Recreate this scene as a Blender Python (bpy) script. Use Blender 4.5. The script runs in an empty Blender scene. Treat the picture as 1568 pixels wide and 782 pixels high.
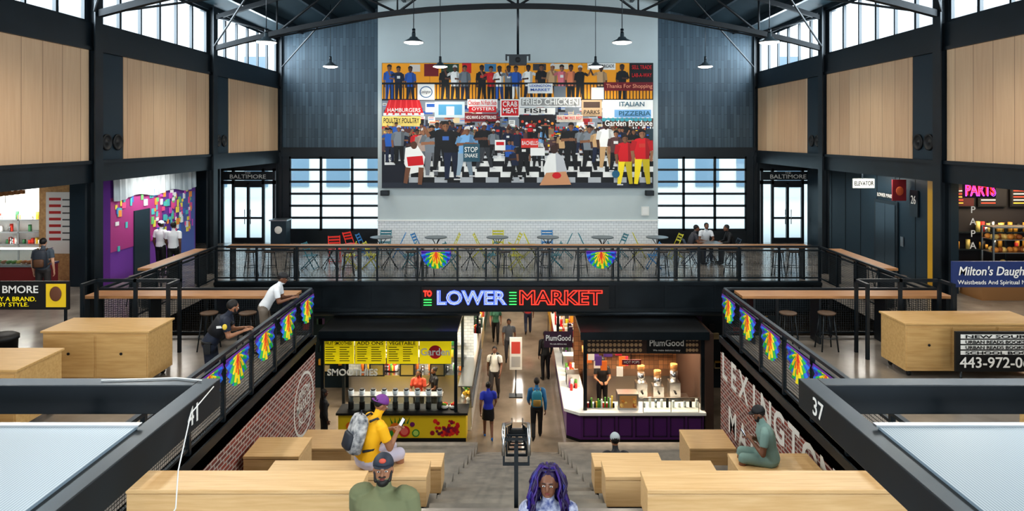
import bpy, bmesh, math, random
import numpy as np
from mathutils import Vector, Matrix
random.seed(7)
V=Vector
rad=math.radians
SC=bpy.context.scene
COL=SC.collection
# ------------------------------------------------------------ materials
MATS={}
RGB={}
def mat(name,c=(.5,.5,.5),r=.5,m=0.0,e=0.0,ec=None,alpha=None,trans=0.0,spec=None):
    if name in MATS: return MATS[name]
    M=bpy.data.materials.new(name); M.use_nodes=True
    b=M.node_tree.nodes['Principled BSDF']
    b.inputs['Base Color'].default_value=(*c,1); b.inputs['Roughness'].default_value=r
    b.inputs['Metallic'].default_value=m
    if e>0:
        b.inputs['Emission Color'].default_value=(*(ec or c),1); b.inputs['Emission Strength'].default_value=e
    if trans: b.inputs['Transmission Weight'].default_value=trans
    if spec is not None: b.inputs['Specular IOR Level'].default_value=spec
    MATS[name]=M; return M
def C(r,g,b):  # sRGB 0-255 -> linear
    f=lambda v:(v/255/12.92) if v/255<=.04045 else ((v/255+.055)/1.055)**2.4
    return (f(r),f(g),f(b))
def cm(r,g,b,rough=.6,metal=0):
    M=mat('paint_%d_%d_%d'%(r,g,b),C(r,g,b),rough,metal); RGB[M.name]=(r,g,b); return M
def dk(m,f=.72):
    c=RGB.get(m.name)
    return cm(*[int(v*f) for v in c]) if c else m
def nodes(M): return M.node_tree.nodes,M.node_tree.links,M.node_tree.nodes['Principled BSDF']
def math_node(N,L,op,a,b=None):
    n=N.new('ShaderNodeMath'); n.operation=op
    for i,v in enumerate((a,b)):
        if v is None: continue
        if isinstance(v,(int,float)): n.inputs[i].default_value=v
        else: L.new(v,n.inputs[i])
    return n.outputs[0]
def posxyz(N,L):
    g=N.new('ShaderNodeNewGeometry'); s=N.new('ShaderNodeSeparateXYZ'); L.new(g.outputs['Position'],s.inputs[0]); return s.outputs,g.outputs['Position']
def noisy(name,c1,c2,scale=3,r=.5,r2=None,stretch=(1,1,1),m=0,bump=0):
    if name in MATS: return MATS[name]
    M=mat(name,c1,r,m); N,L,b=nodes(M)
    mp=N.new('ShaderNodeMapping'); mp.inputs['Scale'].default_value=stretch
    g=N.new('ShaderNodeNewGeometry'); L.new(g.outputs['Position'],mp.inputs[0])
    n=N.new('ShaderNodeTexNoise'); n.inputs['Scale'].default_value=scale; n.inputs['Detail'].default_value=5; L.new(mp.outputs[0],n.inputs['Vector'])
    rp=N.new('ShaderNodeValToRGB'); rp.color_ramp.elements[0].position=.3; rp.color_ramp.elements[1].position=.7
    rp.color_ramp.elements[0].color=(*c1,1); rp.color_ramp.elements[1].color=(*c2,1)
    L.new(n.outputs['Fac'],rp.inputs[0]); L.new(rp.outputs[0],b.inputs['Base Color'])
    if r2 is not None:
        mr=N.new('ShaderNodeMapRange'); mr.inputs['To Min'].default_value=r; mr.inputs['To Max'].default_value=r2
        L.new(n.outputs['Fac'],mr.inputs[0]); L.new(mr.outputs[0],b.inputs['Roughness'])
    if bump:
        bp=N.new('ShaderNodeBump'); bp.inputs['Strength'].default_value=bump; bp.inputs['Distance'].default_value=.01
        L.new(n.outputs['Fac'],bp.inputs['Height']); L.new(bp.outputs[0],b.inputs['Normal'])
    return M
def plank(name,ca,cb,axis,width,r=.45,dark=.45,grain=(1,1,.06)):
    M=mat(name,ca,r); N,L,b=nodes(M)
    o,pos=posxyz(N,L)
    d=math_node(N,L,'DIVIDE',o[axis],width); fl=math_node(N,L,'FLOOR',d); fr=math_node(N,L,'SUBTRACT',d,fl)
    wn=N.new('ShaderNodeTexWhiteNoise'); wn.noise_dimensions='1D'; L.new(fl,wn.inputs['W'])
    mp=N.new('ShaderNodeMapping'); mp.inputs['Scale'].default_value=grain; L.new(pos,mp.inputs[0])
    n=N.new('ShaderNodeTexNoise'); n.inputs['Scale'].default_value=14; n.inputs['Detail'].default_value=4; L.new(mp.outputs[0],n.inputs['Vector'])
    f=math_node(N,L,'ADD',math_node(N,L,'MULTIPLY',wn.outputs['Value'],.5),math_node(N,L,'MULTIPLY',n.outputs['Fac'],.6))
    rp=N.new('ShaderNodeValToRGB'); rp.color_ramp.elements[0].position=.2; rp.color_ramp.elements[1].position=.85
    rp.color_ramp.elements[0].color=(*ca,1); rp.color_ramp.elements[1].color=(*cb,1); L.new(f,rp.inputs[0])
    line=math_node(N,L,'LESS_THAN',fr,.022/width*.6)
    mx=N.new('ShaderNodeMix'); mx.data_type='RGBA'; L.new(line,mx.inputs[0]); L.new(rp.outputs[0],mx.inputs[6]); mx.inputs[7].default_value=(*[v*dark for v in ca],1)
    L.new(mx.outputs[2],b.inputs['Base Color']); return M
def brickmat(name,u,v,c1,c2,mortar,bw,bh,ms=.01,r=.8,off=.5,scale=1,bump=.3):
    M=mat(name,c1,r); N,L,b=nodes(M); o,pos=posxyz(N,L)
    cx=N.new('ShaderNodeCombineXYZ'); L.new(o[u],cx.inputs[0]); L.new(o[v],cx.inputs[1])
    t=N.new('ShaderNodeTexBrick'); L.new(cx.outputs[0],t.inputs['Vector'])
    t.offset=off; t.inputs['Color1'].default_value=(*c1,1); t.inputs['Color2'].default_value=(*c2,1); t.inputs['Mortar'].default_value=(*mortar,1)
    t.inputs['Scale'].default_value=scale; t.inputs['Mortar Size'].default_value=ms; t.inputs['Brick Width'].default_value=bw; t.inputs['Row Height'].default_value=bh
    L.new(t.outputs['Color'],b.inputs['Base Color'])
    bp=N.new('ShaderNodeBump'); bp.invert=True; bp.inputs['Strength'].default_value=bump; bp.inputs['Distance'].default_value=.01
    L.new(t.outputs['Fac'],bp.inputs['Height']); L.new(bp.outputs[0],b.inputs['Normal'])
    return M
STEEL=noisy('black_steel',C(15,24,30),C(24,34,41),2,.3,.45)
STEEL2=mat('dark_panel_paint',C(26,45,56),.5)
ROOF=noisy('roof_deck',C(32,50,58),C(43,62,70),.8,.6)
WOODP_Y=plank('wood_panel_wall',C(190,154,122),C(218,188,154),1,.62,.5)
BENCH=noisy('bench_wood',C(206,168,118),C(222,188,140),26,.33,.45,(.07,1,1))
PLY=noisy('plywood',C(188,150,96),C(206,170,116),22,.4,.5,(.1,1,1))
BARW=noisy('bar_wood',C(150,106,68),C(182,136,92),20,.35,.5,(.1,1,1))
CONC=noisy('polished_concrete',C(118,112,106),C(150,143,135),1.2,.1,.26)
CONC2=noisy('polished_concrete_lower',C(124,112,98),C(156,143,127),1.0,.04,.13)
STEP=noisy('step_concrete',C(106,102,96),C(134,128,119),4,.45,.65)
BRICK=brickmat('brick_wall_mat',1,2,C(142,66,52),C(92,50,48),C(176,166,158),.22,.075,.013)
CLAD=brickmat('slate_cladding',2,0,C(50,67,79),C(70,88,100),C(28,40,48),.95,.13,.006,.45,.37)
TILE=brickmat('white_tile',0,2,C(226,230,232),C(218,223,226),C(170,176,180),.2,.1,.006,.25)
BTILE=brickmat('brown_tile',0,2,C(130,92,62),C(98,68,46),C(60,42,32),.16,.16,.006,.35,0)
WALLG=noisy('pale_wall_paint',C(182,192,193),C(188,198,199),.7,.75)
WHITE=mat('white_paint',C(232,232,228),.5); OFFW=mat('white_board',C(225,225,220),.6)
BLACK=mat('matte_black',C(16,17,19),.55); CHROME=mat('brushed_steel',(.55,.56,.57),.28,1)
YEL=mat('menu_yellow',C(236,214,20),.5,0,.25,C(236,214,20))
YCOUNT=mat('counter_yellow',C(236,206,40),.45); PURP=mat('purple_panel',C(84,36,106),.4)
GLOW=mat('lamp_glow',(1,.95,.85),.5,0,5,(1,.93,.82)); GLOWW=mat('warm_bulb',(1,.8,.5),.5,0,4,(1,.75,.42))
def glassmat(name,tint=(1,1,1),gl=.12):
    M=bpy.data.materials.new(name); M.use_nodes=True; N=M.node_tree.nodes; L=M.node_tree.links; N.clear()
    o=N.new('ShaderNodeOutputMaterial'); t=N.new('ShaderNodeBsdfTransparent'); t.inputs[0].default_value=(*tint,1)
    g=N.new('ShaderNodeBsdfGlossy'); g.inputs['Roughness'].default_value=.05
    f=N.new('ShaderNodeFresnel'); mx=N.new('ShaderNodeMixShader'); L.new(f.outputs[0],mx.inputs[0]); L.new(t.outputs[0],mx.inputs[1]); L.new(g.outputs[0],mx.inputs[2]); L.new(mx.outputs[0],o.inputs[0]); return M
GLASS=glassmat('clear_glass',(.9,.96,.97))
def wiremat(name,c,p,w):
    M=mat(name,c,.45,.3); N,L,b=nodes(M); o,pos=posxyz(N,L)
    u=math_node(N,L,'ADD',o[0],o[1])
    a=math_node(N,L,'LESS_THAN',math_node(N,L,'FRACT',math_node(N,L,'DIVIDE',u,p)),w)
    c2=math_node(N,L,'LESS_THAN',math_node(N,L,'FRACT',math_node(N,L,'DIVIDE',o[2],p)),w)
    k=math_node(N,L,'MAXIMUM',a,c2); L.new(k,b.inputs['Alpha']); return M
WIRE=wiremat('woven_wire_mesh',C(60,66,70),.05,.12)
# ------------------------------------------------------------ mesh builder
class MB:
    def __init__(s,name): s.name=name; s.v=[]; s.f=[]; s.m=[]; s.sm=[]; s.mats=[]
    def mi(s,m):
        if m not in s.mats: s.mats.append(m)
        return s.mats.index(m)
    def face(s,pts,m,smooth=False):
        n=len(s.v); s.v+= [tuple(p) for p in pts]; s.f.append(tuple(range(n,n+len(pts)))); s.m.append(s.mi(m)); s.sm.append(smooth); return s
    def box(s,x0,x1,y0,y1,z0,z1,m,T=None):
        n=len(s.v); P=[(x,y,z) for z in (z0,z1) for y in (y0,y1) for x in (x0,x1)]
        if T is not None: P=[tuple(T@V(p)) for p in P]
        s.v+=P; k=s.mi(m)
        for f in ((0,2,3,1),(4,5,7,6),(0,1,5,4),(2,6,7,3),(0,4,6,2),(1,3,7,5)):
            s.f.append(tuple(n+i for i in f)); s.m.append(k); s.sm.append(False)
        return s
    def loft(s,rings,m,smooth=True,closed=False):
        n=len(s.v); k=s.mi(m); q=len(rings[0])
        for r in rings: s.v+=[tuple(p) for p in r]
        R=len(rings)
        for i in range(R if closed else R-1):
            a=n+i*q; b=n+((i+1)%R)*q
            for j in range(q):
                s.f.append((a+j,a+(j+1)%q,b+(j+1)%q,b+j)); s.m.append(k); s.sm.append(smooth)
        if not closed:
            s.f.append(tuple(n+j for j in range(q))); s.m.append(k); s.sm.append(False)
            s.f.append(tuple(n+(R-1)*q+j for j in range(q))); s.m.append(k); s.sm.append(False)
        return s
    def prof(s,p,axis,pr,m,seg=16,smooth=True):
        axis=V(axis).normalized(); a=axis.orthogonal().normalized(); b=axis.cross(a); p=V(p)
        s.loft([[p+axis*o+(a*math.cos(t)+b*math.sin(t))*max(r,1e-4) for t in [2*math.pi*i/seg for i in range(seg)]] for o,r in pr],m,smooth); return s
    def cyl(s,p1,p2,r,m,seg=12,r2=None):
        p1=V(p1);p2=V(p2); s.prof(p1,p2-p1,[(0,r),((p2-p1).length,r if r2 is None else r2)],m,seg); return s
    def cap(s,p1,p2,r1,r2,m,seg=12):
        p1=V(p1);p2=V(p2); d=p2-p1; Ln=max(d.length,1e-5)
        if d.length<1e-5: d=V((0,0,1))
        A=[-90,-60,-30]; pr=[(r1*math.sin(rad(a)),r1*math.cos(rad(a))) for a in A]+[(0,r1),(Ln,r2)]+[(Ln+r2*math.sin(rad(a)),r2*math.cos(rad(a))) for a in (30,60,90)]
        s.prof(p1,d,pr,m,seg); return s
    def ell(s,c,r,m,R=None,seg=16,lat=10,zmin=-1.0):
        c=V(c); rings=[]; a0=math.asin(max(-1,zmin))
        for i in range(lat+1):
            a=a0+(math.pi/2-a0)*i/lat; ring=[]
            for j in range(seg):
                t=2*math.pi*j/seg; p=V((r[0]*math.cos(a)*math.cos(t),r[1]*math.cos(a)*math.sin(t),r[2]*math.sin(a)))
                if abs(math.cos(a))<1e-3: p=V((r[0]*1e-3*math.cos(t),r[1]*1e-3*math.sin(t),r[2]*math.sin(a)))
                ring.append(c+(R@p if R is not None else p))
            rings.append(ring)
        s.loft(rings,m); return s
    def tube(s,pts,r,m,seg=8,closed=False):
        pts=[V(p) for p in pts]; n=len(pts); rings=[]; up=None
        for i,p in enumerate(pts):
            if closed: d=pts[(i+1)%n]-pts[i-1]
            else: d=pts[min(i+1,n-1)]-pts[max(i-1,0)]
            d.normalize()
            if up is None: up=d.orthogonal().normalized()
            a=(up-d*up.dot(d)).normalized(); up=a; b=d.cross(a); rr=r[i] if isinstance(r,(list,tuple)) else r
            rings.append([p+(a*math.cos(2*math.pi*j/seg)+b*math.sin(2*math.pi*j/seg))*rr for j in range(seg)])
        s.loft(rings,m,True,closed); return s
    def mesh(s,recalc=True):
        me=bpy.data.meshes.new(s.name); me.from_pydata(s.v,[],s.f)
        for m in s.mats: me.materials.append(m)
        me.polygons.foreach_set('material_index',s.m); me.polygons.foreach_set('use_smooth',s.sm)
        if recalc:
            bm=bmesh.new(); bm.from_mesh(me); bmesh.ops.recalc_face_normals(bm,faces=bm.faces); bm.to_mesh(me); bm.free()
        me.update(); return me
    def obj(s,parent=None,loc=(0,0,0),rz=0,bevel=0,name=None):
        o=bpy.data.objects.new(name or s.name,s.mesh()); COL.objects.link(o); o.location=loc; o.rotation_euler=(0,0,rz)
        if bevel:
            b=o.modifiers.new('bevel','BEVEL'); b.width=bevel; b.segments=2; b.limit_method='ANGLE'
        if parent: o.parent=parent
        return o
def inst(me,name,loc,rz=0,parent=None,scale=None):
    o=bpy.data.objects.new(name,me); COL.objects.link(o); o.location=loc; o.rotation_euler=(0,0,rz)
    if scale: o.scale=scale
    if parent: o.parent=parent
    return o
def empty(name,loc=(0,0,0),rz=0):
    e=bpy.data.objects.new(name,None); COL.objects.link(e); e.location=loc; e.rotation_euler=(0,0,rz); e.empty_display_size=.2; return e
FIT=[]
def text(s,loc,m,w=None,h=None,face='front',parent=None,ext=.004,name='lettering',off=0.0,size=1.0,outline=0,shear=0):
    cu=bpy.data.curves.new(name,'FONT'); cu.body=s; cu.size=size; cu.align_x='CENTER'; cu.align_y='CENTER'; cu.extrude=ext; cu.offset=off; cu.resolution_u=3; cu.shear=shear
    if outline: cu.fill_mode='NONE'; cu.bevel_depth=outline; cu.extrude=0; cu.bevel_resolution=1
    o=bpy.data.objects.new(name,cu); COL.objects.link(o); cu.materials.append(m); o.location=loc
    o.rotation_euler={'front':(rad(90),0,0),'px':(rad(90),0,rad(90)),'nx':(rad(90),0,rad(-90)),'up':(0,0,0)}[face] if isinstance(face,str) else face
    if parent: o.parent=parent
    FIT.append((o,w,h)); return o
def light(kind,name,loc,power,color=(1,1,1),rot=(0,0,0),size=(1,1),spot=None,parent=None,rad_=.1):
    l=bpy.data.lights.new(name,kind); l.energy=power; l.color=color
    if kind=='AREA': l.shape='RECTANGLE'; l.size=size[0]; l.size_y=size[1]
    if kind in('POINT','SPOT'): l.shadow_soft_size=rad_
    if kind=='SPOT': l.spot_size=rad(spot or 120); l.spot_blend=.6
    o=bpy.data.objects.new(name,l); COL.objects.link(o); o.location=loc; o.rotation_euler=rot
    if parent: o.parent=parent
    return o
EYE=4.4
# ------------------------------------------------------------ camera
cam=bpy.data.cameras.new('camera'); co=bpy.data.objects.new('camera',cam); COL.objects.link(co); SC.camera=co
co.location=(0,0,EYE); co.rotation_euler=(rad(90),0,0); cam.lens=24; cam.sensor_width=36
cam.shift_x=-9/1568; cam.shift_y=-181/1568; cam.clip_end=300; cam.clip_start=.05
# ------------------------------------------------------------ world
W=bpy.data.worlds.new('sky'); SC.world=W; W.use_nodes=True
W.node_tree.nodes['Background'].inputs[0].default_value=(.76,.89,1,1); W.node_tree.nodes['Background'].inputs[1].default_value=1.3
# ------------------------------------------------------------ floors
NY=-8.0
M=MB('floor')
M.box(-18,-9.25,NY,28.4,-.35,0,CONC); M.box(9.25,18,NY,28.4,-.35,0,CONC)
M.box(-9.25,-4.5,NY,15.15,-.35,0,CONC); M.box(4.5,9.25,NY,15.15,-.35,0,CONC)
M.box(-9.25,9.25,20.9,28.4,-.35,0,CONC); M.box(-4.5,4.5,NY,8.1,-.35,0,CONC)
M.obj()
MB('floor_lower').box(-18,18,15,38,-4.6,-4.4,CONC2).box(-4.7,4.7,7,15,-4.6,-4.4,CONC2).obj()
MB('ceiling_lower').box(-18,18,20.95,38,-.95,-.9,BLACK).obj()
for i,sx in enumerate((-1,1)):
    MB('wall_lower_side').box(*sorted((sx*17.8,sx*18)),15,38,-4.4,-.35,STEEL2).obj()
MB('wall_lower_end').box(-18,18,38,38.2,-4.4,-.9,WALLG).obj()
M=MB('wall_lower_near'); M.box(-18,-4.7,15.0,15.15,-4.4,-.35,STEEL2); M.box(4.7,18,15.0,15.15,-4.4,-.35,STEEL2); M.obj()
# ------------------------------------------------------------ stair walls + stairs
for sx,nm in ((-1,'left'),(1,'right')):
    M=MB('wall_brick_'+nm); M.box(*sorted((sx*4.5,sx*4.7)),7,15.15,-4.4,-.14,BRICK)
    M.box(*sorted((sx*4.47,sx*4.72)),7,15.17,-.14,.0,STEEL); M.obj()
RUN=1.18;RISE=.44
M=MB('tiered_steps')
for sx in (-1,1):
    for k in range(1,10):
        M.box(*sorted((sx*1.1,sx*4.49)),8.1+RUN*(k-1),8.1+RUN*k,-4.4,-RISE*k,STEP)
M.obj()
M=MB('staircase')
n=26; r_=4.4/n; rn=RUN*9/(n-1)
for i in range(1,n):
    M.box(-1.099,1.099,8.1+rn*(i-1),8.1+rn*i,-4.4,-r_*i,STEP)
M.obj()
def bench(x0,x1,y0,y1,zt,h=.45):
    M=MB('wooden_bench'); M.box(x0,x1,y0,y1,zt-.05,zt,BENCH); M.box(x0+.005,x1-.005,y0+.01,y1-.01,zt-h+.05,zt-.056,BENCH); M.box(x0+.05,x1-.05,y0+.06,y1-.06,zt-h,zt-h+.05,BLACK); M.obj(bevel=.008)
def ky(k): return 8.1+RUN*k
for k,(a,b,c,d) in enumerate([(-4.4,-1.77,1.45,4.4),(-3.3,-1.18,1.13,2.62),(-2.35,-1.12,1.12,2.15)]):
    bench(a,b,ky(k)-.45,ky(k),.45-RISE*k); bench(c,d,ky(k)-.45,ky(k),.45-RISE*k)
# taller seating blocks against the brick
bench(-4.4,-3.5,ky(2)+.45,ky(3)-.02,-RISE*3+.62,.62); bench(-4.3,-3.2,ky(4)+.3,ky(5)-.02,-RISE*5+.62,.62)
bench(3.3,4.2,ky(4)+.3,ky(5)-.02,-RISE*5+.62,.62); bench(3.2,4.42,ky(2)-.75,ky(2)-.02,.45-RISE*2,.45)
# handrail
M=MB('stair_handrail')
for x in (-.17,.13):
    a=V((x,8.2,.95)); b=V((x,18.8,-3.45))
    M.tube([a+V((0,-.25,-.25)),a+V((0,-.28,-.05)),a+V((0,-.2,0)),a,b,b+V((0,.25,0)),b+V((0,.3,-.2))],.022,CHROME,8)
    M.tube([a+V((0,0,-.28)),b+V((0,0,-.28))],.016,STEEL,8)
for i in range(6):
    t=i/5; y=8.25+t*10.4; z=-4.4*(y-8.1)/(10.62); M.box(-.045,.005,y-.025,y+.025,z-.15,z+.75,STEEL); M.box(-.18,.14,y-.015,y+.015,z+.5,z+.53,STEEL); M.box(-.18,.14,y-.015,y+.015,z+.8,z+.83,STEEL)
    for x in (-.17,.13): M.box(x-.012,x+.012,y-.012,y+.012,z+.5,z+.93,STEEL)
M.obj()
# wall lettering
WP=mat('white_wall_lettering',C(215,212,205),.8)
g=empty('painted_wall_lettering',(0,0,0))
for i,ch in enumerate('LEXINGTON'): text(ch,(4.494,14.85-i*.62,-.62),WP,None,.55,'nx',g,.001,off=.02)
for i,ch in enumerate('MARKET'): text(ch,(4.494,14.3-i*.66,-1.62),WP,None,.55,'nx',g,.001,off=.02)
g=empty('round_wall_logo',(0,0,0))
M=MB('ring')
for r0,r1 in ((.60,.66),(.36,.39)):
    for j in range(40):
        a=2*math.pi*j/40; b=2*math.pi*(j+1)/40
        M.face([(-4.494,14.35+r*math.cos(t),-1.2+r*math.sin(t)) for r,t in ((r0,a),(r1,a),(r1,b),(r0,b))],WP)
M.obj(g)
text('LEXINGTON',(-4.493,14.35,-.95),WP,.8,.16,'px',g,.001,off=.01); text('MARKET',(-4.493,14.35,-1.2),WP,.95,.22,'px',g,.001,off=.01); text('EST 1782',(-4.493,14.35,-1.5),WP,.7,.14,'px',g,.001,off=.01)
# ------------------------------------------------------------ side walls, columns, windows
COLY=[-8,-2.65,3.55,9.75,15.95,22.1,28.4]
for sx,nm in ((-1,'left'),(1,'right')):
    def bx(M,x0,x1,*a): M.box(*sorted((sx*x0,sx*x1)),*a)
    M=MB('wall_'+nm)
    for i in range(len(COLY)-1):
        y0,y1=COLY[i],COLY[i+1]; d=1.25 if i<5 else 1.35
        bx(M,9.95,10.15,y0,y0+d,3.8,6.5,STEEL2); bx(M,9.93,10.15,y0+d,y1-.15,3.8,6.44,WOODP_Y)
    bx(M,9.9,10.2,NY,28.4,3.35,3.8,STEEL); bx(M,9.84,9.93,NY,28.4,3.78,3.86,STEEL); bx(M,9.9,10.2,NY,28.4,6.44,7.05,STEEL); bx(M,9.86,9.95,NY,28.4,6.42,6.5,STEEL)
    bx(M,9.9,10.3,NY,28.4,8.5,9.2,STEEL)
    M.obj()
    M=MB('window_frame_clerestory_'+nm)
    for i in range(len(COLY)-1):
        y0,y1=COLY[i]+.25,COLY[i+1]-.2; n=6
        for j in range(n+1):
            yy=y0+(y1-y0)*j/n; w=.045 if j%2 else .03; bx(M,9.98,10.06,yy-w,yy+w,7.05,8.5,STEEL)
        bx(M,9.97,10.08,y0,y1,7.05,7.12,STEEL); bx(M,9.97,10.08,y0,y1,8.42,8.5,STEEL)
        light('AREA','daylight_clerestory_'+nm,(sx*10.22,(y0+y1)/2,7.78),270,(.78,.91,1),(0,rad(90)*sx,0),(1.4,y1-y0))
    M.obj()
    for yy in COLY[2:]:
        M=MB('steel_column')
        bx(M,9.78,9.81,yy-.15,yy+.15,0,8.6,STEEL); bx(M,9.81,10.0,yy-.015,yy+.015,0,8.6,STEEL); bx(M,9.97,10.02,yy-.15,yy+.15,0,8.6,STEEL); M.obj()
    for yy in COLY[3:6]:
        M=MB('wall_vent_speaker')
        for q in (.55,1.0):
            M.prof((sx*9.945,yy+q,4.28),(-sx,0,0),[(0,.2),(.03,.2),(.035,.165),(.012,.15),(.012,.05),(.03,.04),(.03,.001)],BLACK,20)
        M.obj()
# back wall
RZ=lambda x:8.6+1.75*(1-(x/10.0)**2)
xs=[-10.2+20.4*i/24 for i in range(25)]
M=MB('wall_back')
for a,b in ((-9.9,-5.5),(5.5,9.9)):
    pts=[a+(b-a)*i/6 for i in range(7)]
    for i in range(6): 
        p,q=pts[i],pts[i+1]; M.face([(p,28.4,3.95),(q,28.4,3.95),(q,28.4,RZ(q)+.2),(p,28.4,RZ(p)+.2)],CLAD)
    M.box(a,b,28.3,28.55,3.6,3.98,STEEL)
    M.box(a,b,28.45,28.6,0,.5,STEEL)
M.box(-9.9,-9.5,28.35,28.6,0,3.6,STEEL); M.box(9.5,9.9,28.35,28.6,0,3.6,STEEL)
M.box(-18,-12.4,28.4,28.6,0,3.4,STEEL2); M.box(12.4,18,28.4,28.6,0,3.4,STEEL2)
M.box(-12.4,-9.9,28.35,28.6,3.1,3.4,STEEL); M.box(9.9,12.4,28.35,28.6,3.1,3.4,STEEL); M.obj()
M=MB('wall_mural'); M.box(-5.56,5.56,27.1,28.5,1.1,10.3,WALLG); M.box(-5.56,5.56,27.08,28.5,0,1.1,TILE); M.box(-5.58,5.58,27.05,27.1,1.08,1.12,WHITE); M.obj()
MB('outlet_panel').box(4.9,5.2,27.06,27.1,1.3,1.65,OFFW).box(4.95,5.15,27.05,27.06,1.35,1.6,WHITE).obj()
# roof
M=MB('ceiling')
for i in range(24):
    a,b=xs[i],xs[i+1]; M.face([(a,NY,RZ(a)),(b,NY,RZ(b)),(b,28.6,RZ(b)),(a,28.6,RZ(a))],ROOF,True)
for x in [-9,-7.5,-6,-4.5,-3,-1.5,0,1.5,3,4.5,6,7.5,9]: M.box(x-.06,x+.06,NY,28.4,RZ(x)-.25,RZ(x)-.02,STEEL)
M.obj()
TRUSS=mat('truss_black',C(12,18,23),.6)
BZ=lambda x:7.25+1.4*(1-(x/9.9)**2)
for yy in COLY[1:6]:
    M=MB('arched_roof_truss'); n=20; X=[-9.75+19.5*i/n for i in range(n+1)]
    def strip(f,w,h):
        M.loft([[(x,yy-w,f(x)-h),(x,yy+w,f(x)-h),(x,yy+w,f(x)+h),(x,yy-w,f(x)+h)] for x in X],TRUSS,False)
    strip(BZ,.08,.08); strip(lambda x:RZ(x)-.4,.07,.07)
    for i in range(0,n,4):
        a=X[i];c=X[i+2];b=X[i+4]
        M.cyl((a,yy,RZ(a)-.4),(c,yy,BZ(c)),.04,TRUSS,6); M.cyl((c,yy,BZ(c)),(b,yy,RZ(b)-.4),.04,TRUSS,6)
        M.cyl((c,yy,BZ(c)),(c,yy,RZ(c)-.4),.03,TRUSS,6)
    M.obj()
for i in range(3,6):
    M=MB('roof_brace_rods')
    for sx in (-1,1):
        M.cyl((sx*9.7,COLY[i],7.3),(sx*5.2,COLY[i+1]-.3,RZ(5.2)-.45),.03,TRUSS,6); M.cyl((sx*9.7,COLY[i+1]-.3,7.3),(sx*5.2,COLY[i],RZ(5.2)-.45),.03,TRUSS,6)
    M.obj()
# near end wall with glazing
M=MB('wall_near'); M.box(-10.2,10.2,NY-.2,NY,0,1,STEEL2); M.box(-10.2,10.2,NY-.2,NY,6.8,10.5,STEEL2)
for x in np.linspace(-10.1,10.1,11): M.box(x-.08,x+.08,NY-.15,NY,1,6.8,STEEL)
M.box(-18,-10.2,NY-.2,NY,0,3.4,STEEL2); M.box(10.2,18,NY-.2,NY,0,3.4,STEEL2); M.obj()
light('AREA','frontal_fill_light',(0,NY-.25,3.9),1900,(.88,.95,1),(rad(90),0,0),(20,5.7))  # added lamp behind the camera, throws frontal light onto the mural wall
# side aisles
for sx,nm in ((-1,'left'),(1,'right')):
    def bx(M,x0,x1,*a): M.box(*sorted((sx*x0,sx*x1)),*a)
    M=MB('ceiling_aisle_'+nm); bx(M,10.2,18,NY,28.6,3.35,3.5,BLACK); M.obj()
    M=MB('wall_outer_'+nm); bx(M,18,18.2,NY,28.6,0,3.5,WALLG); M.obj()
    for y0 in (4,10,16,22): light('AREA','aisle_ceiling_light',(sx*11.2,y0,3.3),50,(1,.95,.88),(0,0,0),(.5,2.5))
# garage doors + entry doors
for sx,nm in ((-1,'left'),(1,'right')):
    M=MB('window_garage_door_'+nm); x0,x1=(-9.5,-5.6) if sx<0 else (5.6,9.5)
    for j in range(4):
        x=x0+(x1-x0)*j/3; M.box(x-.05,x+.05,28.4,28.48,.5,3.6,STEEL)
    for i in range(7):
        z=.55+3.0*i/6; M.box(x0,x1,28.4,28.48,z-.045,z+.045,STEEL)
    M.box(x0,x1,28.43,28.45,.5,3.6,GLASS); M.box(x0,x1,28.38,28.5,0,.52,STEEL)
    M.obj()
    M=MB('door_entry_'+nm); a,b=(-12.35,-10.1) if sx<0 else (10.1,12.35)
    M.box(a,b,28.38,28.5,2.45,2.6,STEEL); M.box(a,b,28.38,28.5,3.0,3.1,STEEL)
    M.box(a,b,28.44,28.45,0,3.1,GLASS)
    for x in (a+.05,a+.5,(a+b)/2,b-.5,b-.05): M.box(x-.05,x+.05,28.38,28.5,0,3.1 if abs(x-(a+b)/2)>.1 else 2.5,STEEL)
    for x0,x1 in ((a+.55,(a+b)/2-.05),((a+b)/2+.05,b-.55)):
        for z0,z1 in ((0,.22),(1.0,1.08),(2.32,2.45)): M.box(x0,x1,28.4,28.48,z0,z1,STEEL)
    M.cyl(((a+b)/2-.12,28.34,.8),((a+b)/2-.12,28.34,1.4),.015,CHROME); M.cyl(((a+b)/2+.12,28.34,.8),((a+b)/2+.12,28.34,1.4),.015,CHROME)
    M.box(a+.1,b-.1,28.37,28.4,2.62,2.98,STEEL)
    o=M.obj(); text('THE',((a+b)/2,28.36,2.92),WP,.25,.09,parent=o); text('BALTIMORE',((a+b)/2,28.36,2.76),WP,1.5,.17,parent=o,off=.01)
# exterior
M=MB('exterior_pavement'); M.box(-60,60,28.6,49.8,-.2,-.02,mat('pavement',C(190,190,188),.8)); M.obj()
FAC=mat('facade',C(206,210,210),.8); FWIN=mat('facade_window',C(110,130,146),.2)
M=MB('exterior_building'); M.box(-45,45,50,52,-.2,14,FAC)
for x in range(-44,45,3):
    for z in (.8,4.4,8): M.box(x,x+1.7,49.9,50,z,z+2.3,FWIN)
M.obj()
light('AREA','daylight_exterior',(0,40,13.5),6000,(.9,.96,1),(rad(25),0,0),(60,6))
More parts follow.
